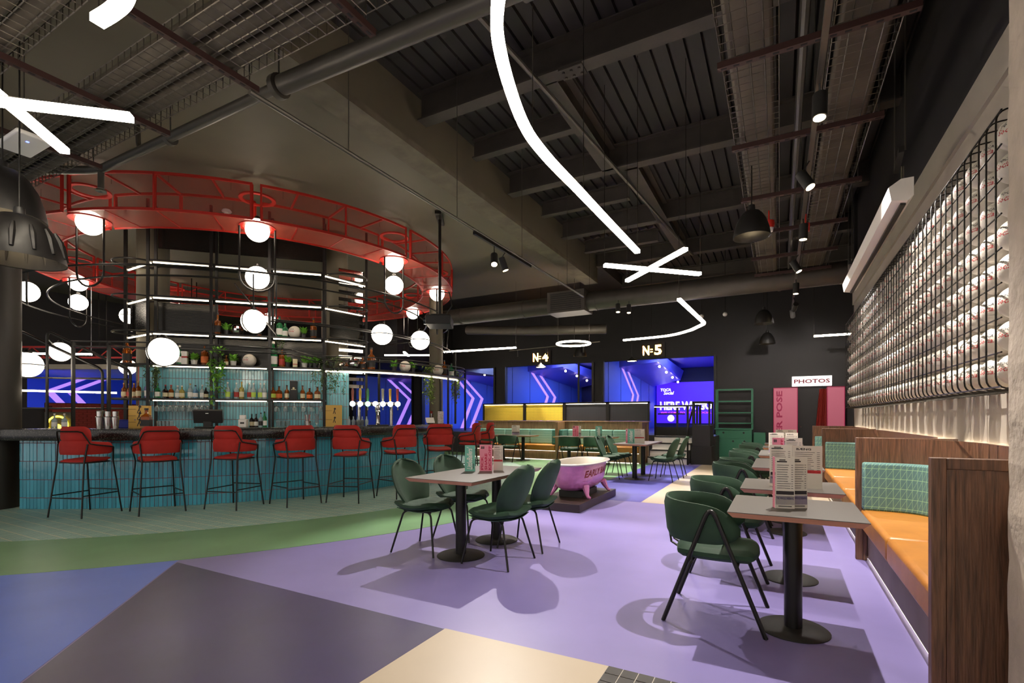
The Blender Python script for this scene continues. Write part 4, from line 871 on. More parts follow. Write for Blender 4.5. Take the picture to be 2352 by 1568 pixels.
# ================================================================ CEILING SERVICES
chan = mat('red_channel', '#38201c', .55, .2); tray = mat('tray_wire', '#5d564c', .4, .7); lag = mat('lagging', '#4c4438', .7, var=.25, vscale=4)
def chan_bar(p, q, label):
    t = thing('trapeze_bar', label, 'channel', p, group='slotted channels')
    a, b = Vector(p), Vector(q); d = (b-a); L_ = d.length; MB().bar(a, b, .055, .05).build('channel', chan, t, world=True); sl = MB(); n = int(L_/.09)
    for i in range(n): c = a+d*((i+.5)/n); sl.obox(c-Vector((0, 0, .026)), d.normalized()*.022, d.normalized().cross(Vector((0, 0, 1)))*.009, (0, 0, .001))
    stuff(sl.build('slots', mat('slot_dark', '#0a0808', .8), t, world=True))
    for e in (a+d*.03, b-d*.03): MB().tube([e, (e.x, e.y, 5.88 if e.x > -4.55 else 5.2)], .006, 5).build('hanger_rod', galv, t, world=True)
for i, y in enumerate((3.0, 4.42, 5.85, 7.3, 8.7, 10.1, 11.3)): chan_bar((-.45, y, 4.2), (.88, y, 4.2), f'dark red slotted channel crossing under the right cable trays, {ORD[i]} from the camera')
for i, x in enumerate((-2.65, -4.0, -5.4, -6.8)): chan_bar((x, .3, 4.15), (x, 2.74, 4.15), f'dark red slotted channel crossing under the left cable trays, {ORD[i]} from the right')
def wtray(ax, lo, hi, s0, s1, z, label, gap=()):
    t = thing('cable_tray', label, 'cable tray', ((s0+s1)/2, (lo+hi)/2, z) if ax == 'y' else ((lo+hi)/2, (s0+s1)/2, z), group='wire cable trays')
    P = (lambda s, l, zz: (s, l, zz)) if ax == 'y' else (lambda s, l, zz: (l, s, zz)); m = MB(); n = max(3, round((s1-s0)/.1))
    for i in range(n+1): m.tube([P(s0+(s1-s0)*i/n, lo, z), P(s0+(s1-s0)*i/n, hi, z)], .005, 4)
    for s in (s0, s1): m.tube([P(s, lo, z+.1), P(s, hi, z+.1)], .005, 4)
    k = int((hi-lo)/.1)
    for i in range(k+1): l = lo+i*.1; m.tube([P(s0, l, z+.1), P(s0, l, z-.004), P(s1, l, z-.004), P(s1, l, z+.1)], .005, 4)
    m.build('wire_mesh', tray, t, world=True)
    return t, P
for s0, s1, nm in ((-.42, .0, 'left'), (.36, .80, 'right')):
    t, P = wtray('y', 1.2, 11.5, s0, s1, 4.24, f'{nm} wire cable tray running along the right side of the ceiling')
    MB().box(s0+.04, s1-.04, 1.2, 11.5, 4.3, 4.38).build('lagged_duct', lag, t, world=True, bevel=.03)
for s0, s1, nm in ((2.05, 2.62, 'nearest the bar'), (1.1, 1.62, 'second from the bar'), (.3, .75, 'third from the bar')):
    t, P = wtray('x', -9.5, .5, s0, s1, 4.19, f'wire cable tray crossing the upper left ceiling, {nm}')
    for q in range(3): w_ = (s1-s0-.06)/3; MB().tube([(-9.5, s0+.03+w_*(q+.5), 4.27), (.5, s0+.03+w_*(q+.5), 4.27)], w_*.44, 10).build('cable_bundle', lag, t, smooth=True, world=True)
gpipe = mat('pipe_grey', '#4f4a42', .4, .3)
sp_ = thing('sprinkler_main', 'thick dark sprinkler pipe crossing the upper left ceiling', 'pipe', (-4, 3.05, 4.4))
MB().tube([(-4.1, 3.06, 4.42), (1, 3.3, 4.42)], .085, 18).build('wide_pipe', gpipe, sp_, smooth=True, world=True)
MB().tube(fillet([(-4.1, 3.06, 4.42), (-7.55, 3.02, 4.42), (-8.3, 2.6, 4.42)], .2), .05, 14).build('narrow_pipe', gpipe, sp_, smooth=True, world=True)
MB().tube([(-7.5, 3.02, 4.42), (-7.5, 3.02, 4.18)], .035, 10).build('drop_pipe', gpipe, sp_, smooth=True, world=True); MB().lathe([(.01, 0), (.06, 0), (.06, .02), (.02, .03)], 10, (-7.5, 3.02, 4.14)).build('sprinkler_head', steel, sp_, world=True)
for x, r_ in ((-4.15, .11), (-1.6, .11), (-6, .07)):
    MB().tube([(x-.03, 3.06 if x < -3 else 3.17, 4.42), (x+.03, 3.06 if x < -3 else 3.17, 4.42)], r_, 16).build('pipe_clamp', gpipe, sp_, smooth=True, world=True); MB().tube([(x, 3.06 if x < -3 else 3.17, 4.5), (x, 3.06 if x < -3 else 3.17, 5.2 if x < -4.6 else 5.88)], .008, 6).build('hanger_rod', gpipe, sp_, world=True)
tag(MB().tube(fillet([(-4.2, 3.35, 4.72), (-7.2, 3.3, 4.72), (-7.25, 3.3, 5.2)], .1), .03, 10).build('branch_pipe', gpipe, None, smooth=True), 'thinner pipe running parallel above the sprinkler main', 'pipe')
bp2 = thing('track_pipe', 'thin dark pipe with lighting track running away beside the bar soffit edge', 'pipe', (-3.6, 5, 3.82))
MB().tube([(-3.6, 2.4, 3.82), (-3.6, 9.8, 3.82)], .02, 8).build('pipe', gpipe, bp2, smooth=True, world=True); MB().box(-3.62, -3.58, 5.6, 7.3, 3.76, 3.80).build('light_track', black, bp2, world=True)
for y in (3.4, 5.2, 7.0, 8.9): MB().tube([(-3.6, y, 3.82), (-3.6, y, 5.88)], .005, 5).build('hanger_rod', galv, bp2, world=True)
tag(MB().tube([(-2.9, 1.5, 5.35), (-1.9, 13, 5.35)], .03, 8).build('conduit_pipe', gpipe, None, smooth=True), 'long thin conduit under the deck beside the curved light', 'pipe')
dk = thing('air_duct', 'large round ventilation duct crossing the room before the far bays', 'duct', (-4, 11.83, 4.2))
dm = mat('duct_grey', '#4a443e', .5, .3, var=.1)
MB().tube([(-9.2, 11.83, 4.19), (1.3, 11.83, 4.19)], .225, 24).build('duct_run', dm, dk, smooth=True, world=True)
for x in range(-8, 2, 2): MB().tube([(x-.03, 11.83, 4.19), (x+.03, 11.83, 4.19)], .235, 24).build('duct_collar', dm, dk, smooth=True, world=True)
MB().box(-5.2, -4.2, 11.5, 12.12, 3.93, 4.46).build('diffuser_box', dm, dk, world=True, bevel=.01)
for q in range(9): MB().box(-5.1, -4.3, 11.485, 11.5, 3.98+q*.05, 4.005+q*.05).build('grille_slat', charcoal, dk, world=True)
tag(MB().tube([(-9, 13.6, 4.15), (-6.5, 13.4, 3.9), (-4.4, 13.9, 3.85)], .14, 14).build('flexible_duct', dm, None, smooth=True), 'sagging flexible duct behind the round ventilation duct', 'duct')
tr = thing('lighting_track', 'black lighting track running along the right ceiling between the cable trays', 'track', (.27, 7, 3.95))
MB().box(.25, .29, 1.5, 13.3, 3.86, 3.90).build('track_rail', galv, tr, world=True)
for y in (2.2, 5, 8, 11): MB().tube([(.27, y, 3.9), (.27, y, 5.88)], .005, 5).build('hanger_rod', galv, tr, world=True)
tag(MB().tube([(.17, 1, 4.34), (.17, 11.5, 4.34)], .035, 8).build('service_pipe', gpipe, None, smooth=True), 'pipe running between the two right cable trays', 'pipe')
def can(loc, label, tgt, e, ang=70):
    t = thing('track_spot', label, 'spotlight', loc, group='cylinder track spots'); d = (Vector(tgt)-Vector(loc)).normalized()
    MB().tube([Vector((0, 0, 0))+d*.005, -d*.19], .052, 20).build('can', blackm, t, smooth=True); MB().tube([d*.004, d*.007], .042, 18).build('lens', WARM, t); MB().tube([-d*.18, (0, 0, .27)], .008, 6).build('stem', black, t)
    if e: light('SPOT', 'track_spot_beam', Vector(loc)+d*.02, e, (1, .92, .85), .016, tgt, ang, .5)
for i, (y, ty) in enumerate(((4.45, 3.9), (5.75, 5.3), (7.4, 7.3), (9.0, 8.8), (10.6, 10.4), (12.2, 15), (13, 16))):
    can((.27, y, 3.6), f'black cylinder spot on the right lighting track, {ORD[i]} from the camera', (1.1, ty, 1.9) if i in (1, 3) else (.6 if i == 6 else -.9, 16.9, 1.0) if i > 4 else (.15, ty, 0), 75 if i in (1, 3) else 60 if i > 4 else 230, 100 if i in (1, 3) else 88)
for i, (y, tx, ty) in enumerate(((6.13, -2.5, 4.3), (6.46, -2.6, 7.2))): can((-3.6, y, 3.5), f'black cylinder spot on the track beside the bar soffit, {"nearer" if i == 0 else "farther"} one', (tx, ty, 0), 240, 64)
for i, (x, y) in enumerate(((-3.3, 11.3), (-3.1, 11.5))): can((x, y, 3.75), f'black cylinder spot near the far ventilation duct, {"left" if i == 0 else "right"} one', (x+.2, y-.6, 0), 230, 80)
ft = thing('far_track', 'slim lighting track with three small spots before the number signs', 'track', (-6, 13.7, 3.45))
MB().tube([(-7.6, 13.9, 3.42), (-4.6, 13.9, 3.5)], .016, 6).build('track_rail', galv, ft, world=True)
for x in (-7.3, -6.3, -5.1): MB().tube([(x, 13.9, 3.42), (x, 13.9, 3.22)], .03, 10).build('spot_can', blackm, ft, world=True); light('SPOT', 'far_track_beam', (x, 13.9, 3.2), 130, (1, .9, .8), .02, (x+.2, 13.5, 0), 100, .5)
# projector screen case and projector
ps_ = thing('screen_case', 'long white projector screen case hanging beside the ball rack', 'screen case', (.95, 7.35, 3.3))
MB().add([(x, y, z) for y in (5.5, 9.2) for x, z in ((.86, 3.36), (.88, 3.24), (1.0, 3.22), (1.04, 3.26), (1.04, 3.42), (.95, 3.42))], [(0, 1, 2, 3, 4, 5), (6, 7, 8, 9, 10, 11)]+[(i, (i+1) % 6, (i+1) % 6+6, i+6) for i in range(6)]).build('case', white, ps_, world=True)
MB().box(.955, .995, 5.56, 9.15, 3.205, 3.23).build('screen_slot', blackm, ps_, world=True)
for y in (5.56, 9.1):
    MB().tube([(.97, y, 3.42), (.97, y, 3.55)], .012, 6).build('eye_bolt', steel, ps_, world=True); MB().bar((.92, y-.25, 3.6), (.97, y+.25, 3.62), .04, .05).build('support_bar', black, ps_, world=True)
    for q in (-.22, .22): MB().tube([(.95, y+q, 3.6), (.95, y+q, 5.88)], .006, 6).build('hanger_rod', galv, ps_, world=True)
pj = thing('projector', 'black ceiling projector hanging on a pole at the right end of the red ring', 'projector', (-5.83, 7.83, 3.15), R(-60))
MB().box(-.3, .3, -.24, .24, -.08, .1).build('body', blackm, pj, bevel=.02); MB().tube([(.12, -.24, .01), (.12, -.29, .01)], .07, 18).build('lens', mat('lens_glass', '#222833', .1), pj, smooth=True)
MB().box(-.15, .15, -.15, .15, .1, .14).build('mount_plate', black, pj); MB().tube([(0, 0, .14), (0, 0, 2.02)], .03, 10).build('pole', black, pj, smooth=True)
MB().box(-.3, .3, -.06, .06, 2.0, 2.06).build('ceiling_bracket', black, pj); MB().tube([(0, .1, .14), (.12, .25, .3), (.1, .2, .55), (0, .03, .6)], .012, 6).build('cable', black, pj, smooth=True)
# number signs
amber = mat('amber_led', '#ffcf80', emit='#ffb050', es=9)
for X, d, w_ in ((-3.78, '5', 'five'), (-7.93, '4', 'four')):
    s = thing('number_sign', f'glowing amber LED sign reading N {d} above bay number {w_}', 'sign', (X, 16.93, 3.54)); MB().box(X-.42, X+.42, 16.95, 16.99, 3.3, 3.8).build('backplate', nearblack, s, world=True)
    m = MB(); text(m, 'N', .3, (X-.2, 16.94, 3.56), ux, uz, .03, fit=(.22, .32)); text(m, d, .3, (X+.2, 16.94, 3.56), ux, uz, .03, fit=(.24, .34)); m.box(X-.06, X+.02, 16.935, 16.945, 3.57, 3.6).box(X-.06, X+.02, 16.935, 16.945, 3.49, 3.52); m.build('digits', amber, s, world=True)
# small ceiling fittings
wp = thing('access_point', 'white rounded wireless access point at the upper left', 'access point', (-6.2, 1.9, 3.86)); MB().box(-.26, .26, -.13, .13, -.02, .02).build('body', white, wp, bevel=.015); MB().box(.1, .12, -.02, 0, -.023, -.02).build('status_light', mat('blue_led', '#4050ff', emit='#5060ff', es=3), wp); MB().tube([(0, 0, .02), (0, 0, 1.35)], .006, 5).build('rod', galv, wp)
for i, (x, y) in enumerate(((-9.19, 5.67), (-9.6, 7.4))):
    s = thing('smoke_detector', f'white smoke detector on the soffit inside the red ring, {"nearer" if i == 0 else "farther"} one', 'detector', (x, y, 5.22)); MB().lathe([(.001, 0), (.07, 0), (.07, -.05), (.045, -.05), (.045, -.1), (.001, -.11)], 18).build('housing', white, s, smooth=True); MB().lathe([(.075, -.02), (.085, -.02), (.085, -.04), (.075, -.04)], 18).build('ring', white, s)
s = thing('fire_beacon', 'red and white fire alarm beacon under the right cable trays', 'alarm', (-.13, 7.9, 3.98)); MB().lathe([(.001, .1), (.07, .1), (.075, .04), (.06, 0)], 18).build('base', redm, s, smooth=True); MB().lathe([(.06, 0), (.05, -.05), (.001, -.06)], 18).build('dome', white, s, smooth=True); MB().tube([(0, 0, .1), (0, 0, .25)], .01, 6).build('stem', redm, s)
s = thing('alarm_box', 'small red alarm box beside the lighting track', 'alarm', (.33, 8.2, 4.0)); MB().box(-.05, .05, -.05, .05, -.05, .06).build('box', redm, s, bevel=.008); MB().tube([(0, -.05, 0), (0, -.09, 0)], .035, 12).build('sounder', redm, s, smooth=True); MB().tube([(0, 0, .06), (0, 0, .2)], .01, 6).build('stem', redm, s)
for i, (x, y) in enumerate(((-1.9, 14.6), (-1.3, 14.6))):
    s = thing('twin_spot', f'pale round emergency lamp before the dark wall, {"left" if i == 0 else "right"} one', 'lamp', (x, y, 4.1)); MB().ball((0, 0, 0), .06, 14).build('lamp_head', white, s, smooth=True); MB().tube([(0, 0, .05), (0, 0, 1.81)], .008, 6).build('stem', black, s)
# ================================================================ BAR ITEMS
def glassm(n, c, a=.55): return mat('glass_'+n, c, .06, trans=.55, spec=.6)
amber_g = glassm('amber', '#a8581c'); green_g = glassm('green', '#2f9a5a'); clear_g = glassm('clear', '#cfe0e2'); dark_g = glassm('dark', '#2a1512'); blue_g = glassm('blue', '#7fb6e0'); red_g = glassm('ruby', '#8c1c1c'); yel_g = glassm('yellow', '#d8c060'); vio_g = glassm('violet', '#8d86c8')
GM = {'amber': amber_g, 'green': green_g, 'clear': clear_g, 'dark': dark_g, 'pale blue': blue_g, 'ruby': red_g, 'yellow': yel_g, 'violet': vio_g}
capm = {k: mat('cap_'+k, c, .4) for k, c in (('black', '#151314'), ('red', '#9c1d1d'), ('gold', '#b08a4a'), ('white', '#d8d4cc'))}
labm = {k: mat('label_'+k, c, .6) for k, c in (('cream', '#d9cda8'), ('white', '#e4e2dc'), ('black', '#1d1b1b'), ('orange', '#d9743a'), ('red', '#a8322a'), ('lime', '#b9d65a'))}
_bc = {}
def bottle(loc, col, cap, lab, h, r, label, square=False, group='spirit bottles behind the bar', turn=0):
    t = thing('bottle', label, 'bottle', loc, turn, group); k = (col, h, r, square)
    if k not in _bc:
        m = MB(); n = 4 if square else 16; q = r*(1.3 if square else 1)
        pr = [(.001, 0), (q, 0), (q, h*.56), (q*.85, h*.63), (q*.4, h*.7), (q*.32, h*.74), (q*.3, h*.92), (.001, h*.92)]; m.lathe(pr, n, a0=PI/4, a1=PI/4+2*PI)
        lb = MB(); lb.lathe([(q*1.02, h*.12), (q*1.02, h*.42)], n, a0=PI/4, a1=PI/4+2*PI)
        _bc[k] = (m.mesh('body', GM[col], True), lb.mesh('label_wrap', labm['cream'], True), MB().cyl((0, 0), q*.36, h*.91, h, 10).mesh('cap', capm['black'], True))
    b, l_, c_ = _bc[k]; put('body', b, t)
    o = put('paper_label', l_, t); o.material_slots[0].link = 'OBJECT'; o.material_slots[0].material = labm[lab]
    o = put('cap', c_, t); o.material_slots[0].link = 'OBJECT'; o.material_slots[0].material = capm[cap]
    return t
def pu(px, v):   # position along the back bar seen at a given bearing
    r = (px-1176)/1137; bx_, by_ = -6.5-.286*v*1, 11.96+.958*v; return (r*by_-bx_)/(.958-.286*r)
S1 = [(285, 'amber', 'gold', 'cream', .27), (297, 'amber', 'gold', 'red', .26), (308, 'amber', 'gold', 'cream', .27), (318, 'amber', 'gold', 'cream', .31), (338, 'violet', 'black', 'white', .33), (362, 'green', 'black', 'white', .28), (380, 'dark', 'red', 'cream', .25), (393, 'amber', 'red', 'cream', .25), (408, 'clear', 'white', 'white', .24), (418, 'yellow', 'white', 'cream', .24), (437, 'clear', 'gold', 'white', .28), (449, 'pale blue', 'black', 'white', .25), (465, 'clear', 'white', 'white', .26), (473, 'dark', 'black', 'cream', .21),
      (523, 'clear', 'white', 'lime', .32), (543, 'clear', 'white', 'red', .31), (555, 'yellow', 'gold', 'cream', .33), (573, 'clear', 'white', 'red', .31), (582, 'clear', 'white', 'lime', .31), (598, 'clear', 'white', 'lime', .31), (607, 'clear', 'white', 'white', .31), (627, 'amber', 'black', 'lime', .26), (641, 'amber', 'black', 'orange', .26), (659, 'amber', 'black', 'cream', .28), (695, 'amber', 'black', 'cream', .28), (711, 'amber', 'black', 'orange', .23), (729, 'amber', 'black', 'cream', .26)]
bayn = lambda px: ('left wing', 0) if px < 345 else ('left bay', 1) if px < 490 else ('middle bay', 2) if px < 618 else ('right bay', 3)
cn = {}
for px, c, cp, lb, h in S1:
    b = bayn(px)[0]; cn[b] = cn.get(b, 0)+1; big = 1.08 if b == 'right bay' else 1
    v = -2.78; bottle(UV(pu(px, v), v, 1.65), c, cp, lb, h, .043, f'{c} spirit bottle, {ORD[cn[b]-1]} from the left on the middle shelf of the {b}', square=(c == 'amber' and b == 'right bay' and h < .27), turn=R(random.uniform(-20, 20)))
bx_ = thing('gift_box', 'tall black gift box with pale emblem standing among the bottles of the right bay', 'box', UV(pu(675, -2.78), -2.78, 1.65), R(45)); MB().box(-.065, .065, -.05, .05, 0, .36).build('carton', labm['black'], bx_, bevel=.003)
m = MB().lathe([(.001, 0), (.02, 0), (.02, .002)], 14); e = m.build('emblem', labm['cream'], bx_); e.location = (0, -.052, .22); e.rotation_euler = (R(90), 0, 0); MB().box(-.045, .045, -.052, -.0505, .19, .2).build('title_band', labm['cream'], bx_)
S2 = [(292, 'amber', 'black', 'black', .42, .07, 'on the left end of the long shelf'), (413, 'green', 'white', 'white', .36, .055, 'left of the small plant on the long shelf'), (470, 'amber', 'black', 'orange', .40, .062, 'beside the long trailing plant on the long shelf'), (628, 'green', 'white', 'white', .5, .075, 'tall one right of the printed ball on the long shelf'), (648, 'amber', 'black', 'red', .38, .06, 'beside the tall green bottle on the long shelf'), (520, 'amber', 'gold', 'cream', .2, .04, 'just right of the long trailing plant on the long shelf')]
for px, c, cp, lb, h, r_, l in S2: bottle(UV(pu(px, -2.8), -2.8, 2.27), c, cp, lb, h, r_, f'display {c} bottle {l}')
for px, c, h, r_, l in ((500, 'amber', .42, .06, 'at the left of the upper shelf'), (642, 'green', .42, .06, 'taller one of the pair on the upper shelf'), (655, 'green', .32, .05, 'shorter one of the pair on the upper shelf'), (720, 'amber', .42, .06, 'at the right of the upper shelf'), (596, 'amber', .34, .045, 'behind the globe lamp on the upper shelf')): bottle(UV(pu(px, -2.78), -2.78, 2.85), c, 'black', 'black' if c == 'amber' else 'white', h, r_, f'display {c} bottle {l}')
Pq = [Vector(p) for p in path]
def along(px):   # nearest sample of the overhead shelf to a bearing
    best = min(((abs(1176+1137*((x*CA+y*SA)/(-x*SA+y*CA))-px), x, y) for i in range(len(Pq)-1) for k in range(20) for x, y in [((Pq[i].x*(20-k)+Pq[i+1].x*k)/20, (Pq[i].y*(20-k)+Pq[i+1].y*k)/20)]), key=lambda t: t[0]); return (best[1], best[2], 2.265)
for px, c, h, r_, l in ((833, 'amber', .27, .06, 'shorter one right of the mirror ball'), (853, 'amber', .46, .08, 'large one right of the mirror ball'), (1021, 'amber', .38, .06, 'at the far right of the overhead shelf'), (1038, 'green', .34, .055, 'at the far right of the overhead shelf')): bottle(along(px), c, 'black', 'black' if c == 'amber' else 'white', h, r_, f'display {c} bottle, {l}')
ct_ = thing('carton_box', 'small white and red carton beside the plant on the long shelf', 'box', UV(pu(424, -2.8), -2.8, 2.27), R(45)); MB().box(-.05, .05, -.04, .04, 0, .25).build('carton', labm['white'], ct_); MB().box(-.051, .051, -.041, .041, .13, .16).build('red_band', labm['red'], ct_)
ct_ = thing('carton_box', 'small cream carton between plants on the long shelf', 'box', UV(pu(678, -2.8), -2.8, 2.27), R(45)); MB().box(-.04, .04, -.04, .04, 0, .17).build('carton', labm['cream'], ct_); MB().box(-.041, .041, -.041, .041, .06, .075).build('red_band', labm['red'], ct_)
sb_ = ball_mesh(.12, Vector((.35, -.93, .1)), 1.0)
for loc, l in ((UV(pu(573, -2.8), -2.8, 2.39), 'on the long shelf left of the tall green bottle'), (UV(pu(677, -2.78), -2.78, 2.97), 'on the upper shelf between bottles'), ((along(930)[0], along(930)[1], 2.385), 'between two small plants on the overhead shelf'), ((along(1006)[0], along(1006)[1], 2.385), 'beside the trailing plant at the right of the overhead shelf')):
    o = bpy.data.objects.new('football', sb_); COL.objects.link(o); o.location = loc; tag(o, 'white printed football '+l, 'football', 'footballs on the bar shelves')
facet = mat('mirror_facets', '#d8d6da', .05, 1)
for loc, l in (((along(813)[0], along(813)[1], 2.385), 'at the left of the overhead shelf'), (UV(pu(545, -2.78), -2.78, 2.96), 'on the upper shelf beside the globe lamp')):
    o = MB().ball((0, 0, 0), .12, 18).build('mirror_ball', facet, None); o.location = loc; tag(o, 'faceted mirror ball '+l, 'mirror ball', 'mirror balls')
# ---- plants
leafm = [mat('leaf_a', '#7d9440', .55), mat('leaf_b', '#56703c', .55), mat('leaf_c', '#74b03c', .55)]
def leaf(mb, p, d, s, mi=0):
    d = Vector(d).normalized(); a = Vector((0, 0, 1)); sd = d.cross(a); sd = sd.normalized() if sd.length > .05 else Vector((1, 0, 0)); n = sd.cross(d); p = Vector(p)
    mb.add([p, p+d*s*.45+sd*s*.3+n*s*.06, p+d*s, p+d*s*.45-sd*s*.3+n*s*.06], [(0, 1, 2), (0, 2, 3)], mi)
def trail(loc, L_, w, n, s, label, mi=0, strands=6):
    t = thing('trailing_plant', label, 'plant', loc, 0, 'trailing plants over the bar'); st = MB(); lf = MB()
    for k in range(strands):
        x = random.uniform(-w, w); y = random.uniform(-.1, .1); l = L_*random.uniform(.55, 1); P = [(x*.4, y*.5, .03), (x*.8, y-.02, .06)]+[(x+random.uniform(-.03, .03), y+random.uniform(-.03, .03), -l*q/8) for q in range(1, 9)]
        st.tube(P, .003, 4)
        for j in range(n//strands): q = random.uniform(0, 1); p = P[2+int(q*7.99)]; leaf(lf, (p[0]+random.uniform(-.02, .02), p[1]+random.uniform(-.02, .02), p[2]+random.uniform(-.04, .04)), (random.uniform(-1, 1), random.uniform(-1, 1), random.uniform(-.9, .3)), s*random.uniform(.7, 1.2), 0)
    for j in range(n//5): leaf(lf, (random.uniform(-w, w), random.uniform(-.1, .1), random.uniform(.02, .16)), (random.uniform(-1, 1), random.uniform(-1, 1), random.uniform(-.2, .9)), s*1.1, 0)
    st.build('stems', leafm[1], t); stuff(lf.build('foliage', leafm[mi], t))
    MB().lathe([(.001, 0), (.05, 0), (.065, .09), (.055, .09), (.05, .02), (.001, .02)], 14).build('pot', capm['black'], t, smooth=True)
trail(UV(pu(352, -2.95), -2.95, 2.27), .45, .13, 260, .045, 'dark small-leaved trailing plant at the left post of the back bar', 1)
trail(UV(pu(497, -2.98), -2.98, 2.42), .98, .13, 230, .09, 'bright green trailing plant hanging longest at the second post', 2)
trail(UV(pu(725, -2.9), -2.9, 2.27), .42, .2, 130, .04, 'thin dark trailing plant left of the wide one', 1)
trail(UV(pu(762, -3.0), -3.0, 2.3), .55, .26, 420, .05, 'wide bushy trailing plant at the right post of the back bar', 1, 12)
x_, y_, z_ = along(985); trail((x_, y_, z_), .75, .12, 420, .07, 'long trailing plant near the right end of the overhead shelf', 0, 7)
x_, y_, z_ = along(1050); trail((x_, y_, z_), .65, .14, 420, .07, 'trailing plant at the very right end of the overhead shelf', 0, 8)
trail(UV(pu(645, -2.75), -2.75, 3.0), .5, .08, 120, .045, 'slim trailing plant hanging from the upper shelf above the tall green bottle', 1, 4)
def pot(loc, label, col='white', s=1, mi=2):
    t = thing('potted_plant', label, 'plant', loc, 0, 'small potted plants on the bar shelves'); MB().lathe([(.001, 0), (.035*s, 0), (.045*s, .08*s), (.038*s, .08*s), (.001, .07*s)], 14).build('pot', capm[col], t, smooth=True); lf = MB()
    for j in range(70): a = random.uniform(0, 2*PI); z = random.uniform(.06, .15)*s; leaf(lf, (.02*s*math.cos(a), .02*s*math.sin(a), z), (math.cos(a), math.sin(a), random.uniform(-.1, 1.3)), .07*s*random.uniform(.6, 1.2))
    stuff(lf.build('foliage', leafm[mi], t))
for loc, l, c in ((UV(pu(446, -2.8), -2.8, 2.27), 'beside the carton on the long shelf', 'white'), (UV(pu(536, -2.8), -2.8, 2.27), 'left of the printed ball on the long shelf', 'white'), (UV(pu(661, -2.8), -2.8, 2.27), 'right of the amber bottle on the long shelf', 'black'), (UV(pu(700, -2.8), -2.8, 2.27), 'left of three at the right of the long shelf', 'white'), (UV(pu(714, -2.8), -2.8, 2.27), 'middle of three at the right of the long shelf', 'black'), (UV(pu(728, -2.8), -2.8, 2.27), 'right of three at the right of the long shelf', 'white'), (along(905), 'left of the ball on the overhead shelf', 'black'), (along(948), 'right of the ball on the overhead shelf', 'black'), (UV(pu(521, -2.78), -2.78, 2.85), 'beside the amber bottle on the upper shelf', 'black'), (UV(pu(697, -2.78), -2.78, 2.85), 'right of the ball on the upper shelf', 'black')): pot(loc, 'small potted plant '+l, c, 1.25)
# ---- hanging glasses
gl = MB().lathe([(.001, 0), (.033, 0), (.034, -.004), (.004, -.008), (.004, -.075), (.02, -.09), (.038, -.12), (.04, -.15), (.033, -.185)], 14).mesh('wine_glass', mat('thin_glass', '#e6eef0', .03, trans=.85), True)
for b, (u0, u1, n) in (('left', (-.8, .02, 9)), ('right', (1.18, 1.98, 6))):
    for k in range(n):
        for row, v in enumerate((-2.86, -2.70)):
            o = bpy.data.objects.new('wine_glass', gl); COL.objects.link(o); o.location = UV(u0+(u1-u0)*k/(n-1), v, 1.595); tag(o, f'stemmed glass hanging in the {b} bay, {"front" if row == 0 else "back"} row, {ORD[k]} from the left', 'glass', f'glasses hanging in the {b} bay')
    t = thing('glass_rack', f'thin steel rack for hanging glasses under the {b} bay shelf', 'rack', UV((u0+u1)/2, -2.78, 1.6), R(45))
    for v in (-.14, -.03, .03, .14): MB().tube([(-(u1-u0)/2, v, 0), ((u1-u0)/2, v, 0)], .004, 5).build('rack_wire', steel, t)
# ---- on the worktop and back counter
bc_ = thing('back_counter', 'low dark back counter under the teal tiled panel', 'counter', UV(.6, -2.75), R(45)); MB().box(-2.0, 2.1, -.28, .22, 0, .9).build('carcass', blackm, bc_); MB().box(-2.05, 2.15, -.32, .23, .9, .94).build('top', steel, bc_, bevel=.005)
def at_ct(px, r=RB-.2):   # point of the worktop at a bearing
    best = min((abs(1176+1137*((x*CA+y*SA)/(-x*SA+y*CA))-px), x, y) for d in range(-720, 260) for x, y, _ in [BA(d/10, r)]); return (best[1], best[2], CT)
def lathe_thing(name, label, cat, loc, prof, m, group=None, parts=()):
    t = thing(name, label, cat, loc, 0, group); MB().lathe(prof, 18).build('body', m, t, smooth=True)
    for nm, pr, mm in parts: MB().lathe(pr, 14).build(nm, mm, t, smooth=True)
    return t
for i, px in enumerate((228, 248, 266)): lathe_thing('cocktail_shaker', f'steel cocktail shaker tin on the left of the bar, {ORD[i]} from the left', 'shaker', at_ct(px), [(.001, 0), (.035, 0), (.047, .17), (.043, .172), (.032, .01), (.001, .01)], steel, 'shaker tins', (('rim', [(.046, .165), (.05, .17), (.046, .175)], steel), ('inner_tin', [(.036, .17), (.04, .25), (.037, .25), (.033, .17)], steel)))
lathe_thing('bar_strainer', 'steel strainer standing in a tin on the left of the bar', 'strainer', at_ct(232, RB-.35), [(.001, 0), (.04, 0), (.04, .15), (.036, .15), (.001, .01)], steel, None, (('mesh_cup', [(.001, .2), (.05, .22), (.055, .26), (.05, .27)], galv),))
def gold_box(loc, label, w, h, rz):
    t = thing('gold_gift_box', label, 'box', loc, rz); MB().box(-w/2, w/2, -.06, .06, 0, h).build('carton', mat('gold_card', '#c9a04a', .5), t, bevel=.002)
    for k in range(3):
        z = h*(.2+.29*k); f = MB(); f.obox((.02, -.0615, z+.06), (.012, 0, .012), (0, .0005, 0), (-.012, 0, .012)).obox((.01, -.0615, z+.02), (.006, 0, .025), (0, .0005, 0), (-.008, 0, .002)).obox((.025, -.0615, z-.02), (.004, 0, -.022), (0, .0005, 0), (.006, 0, .001)).obox((-.008, -.0615, z-.02), (-.006, 0, -.02), (0, .0005, 0), (.005, 0, -.002)).box(-.1*w/.2, -.03, -.062, -.061, z+.02, z+.025)
        f.build('striding_figure_print', labm['black'], t)
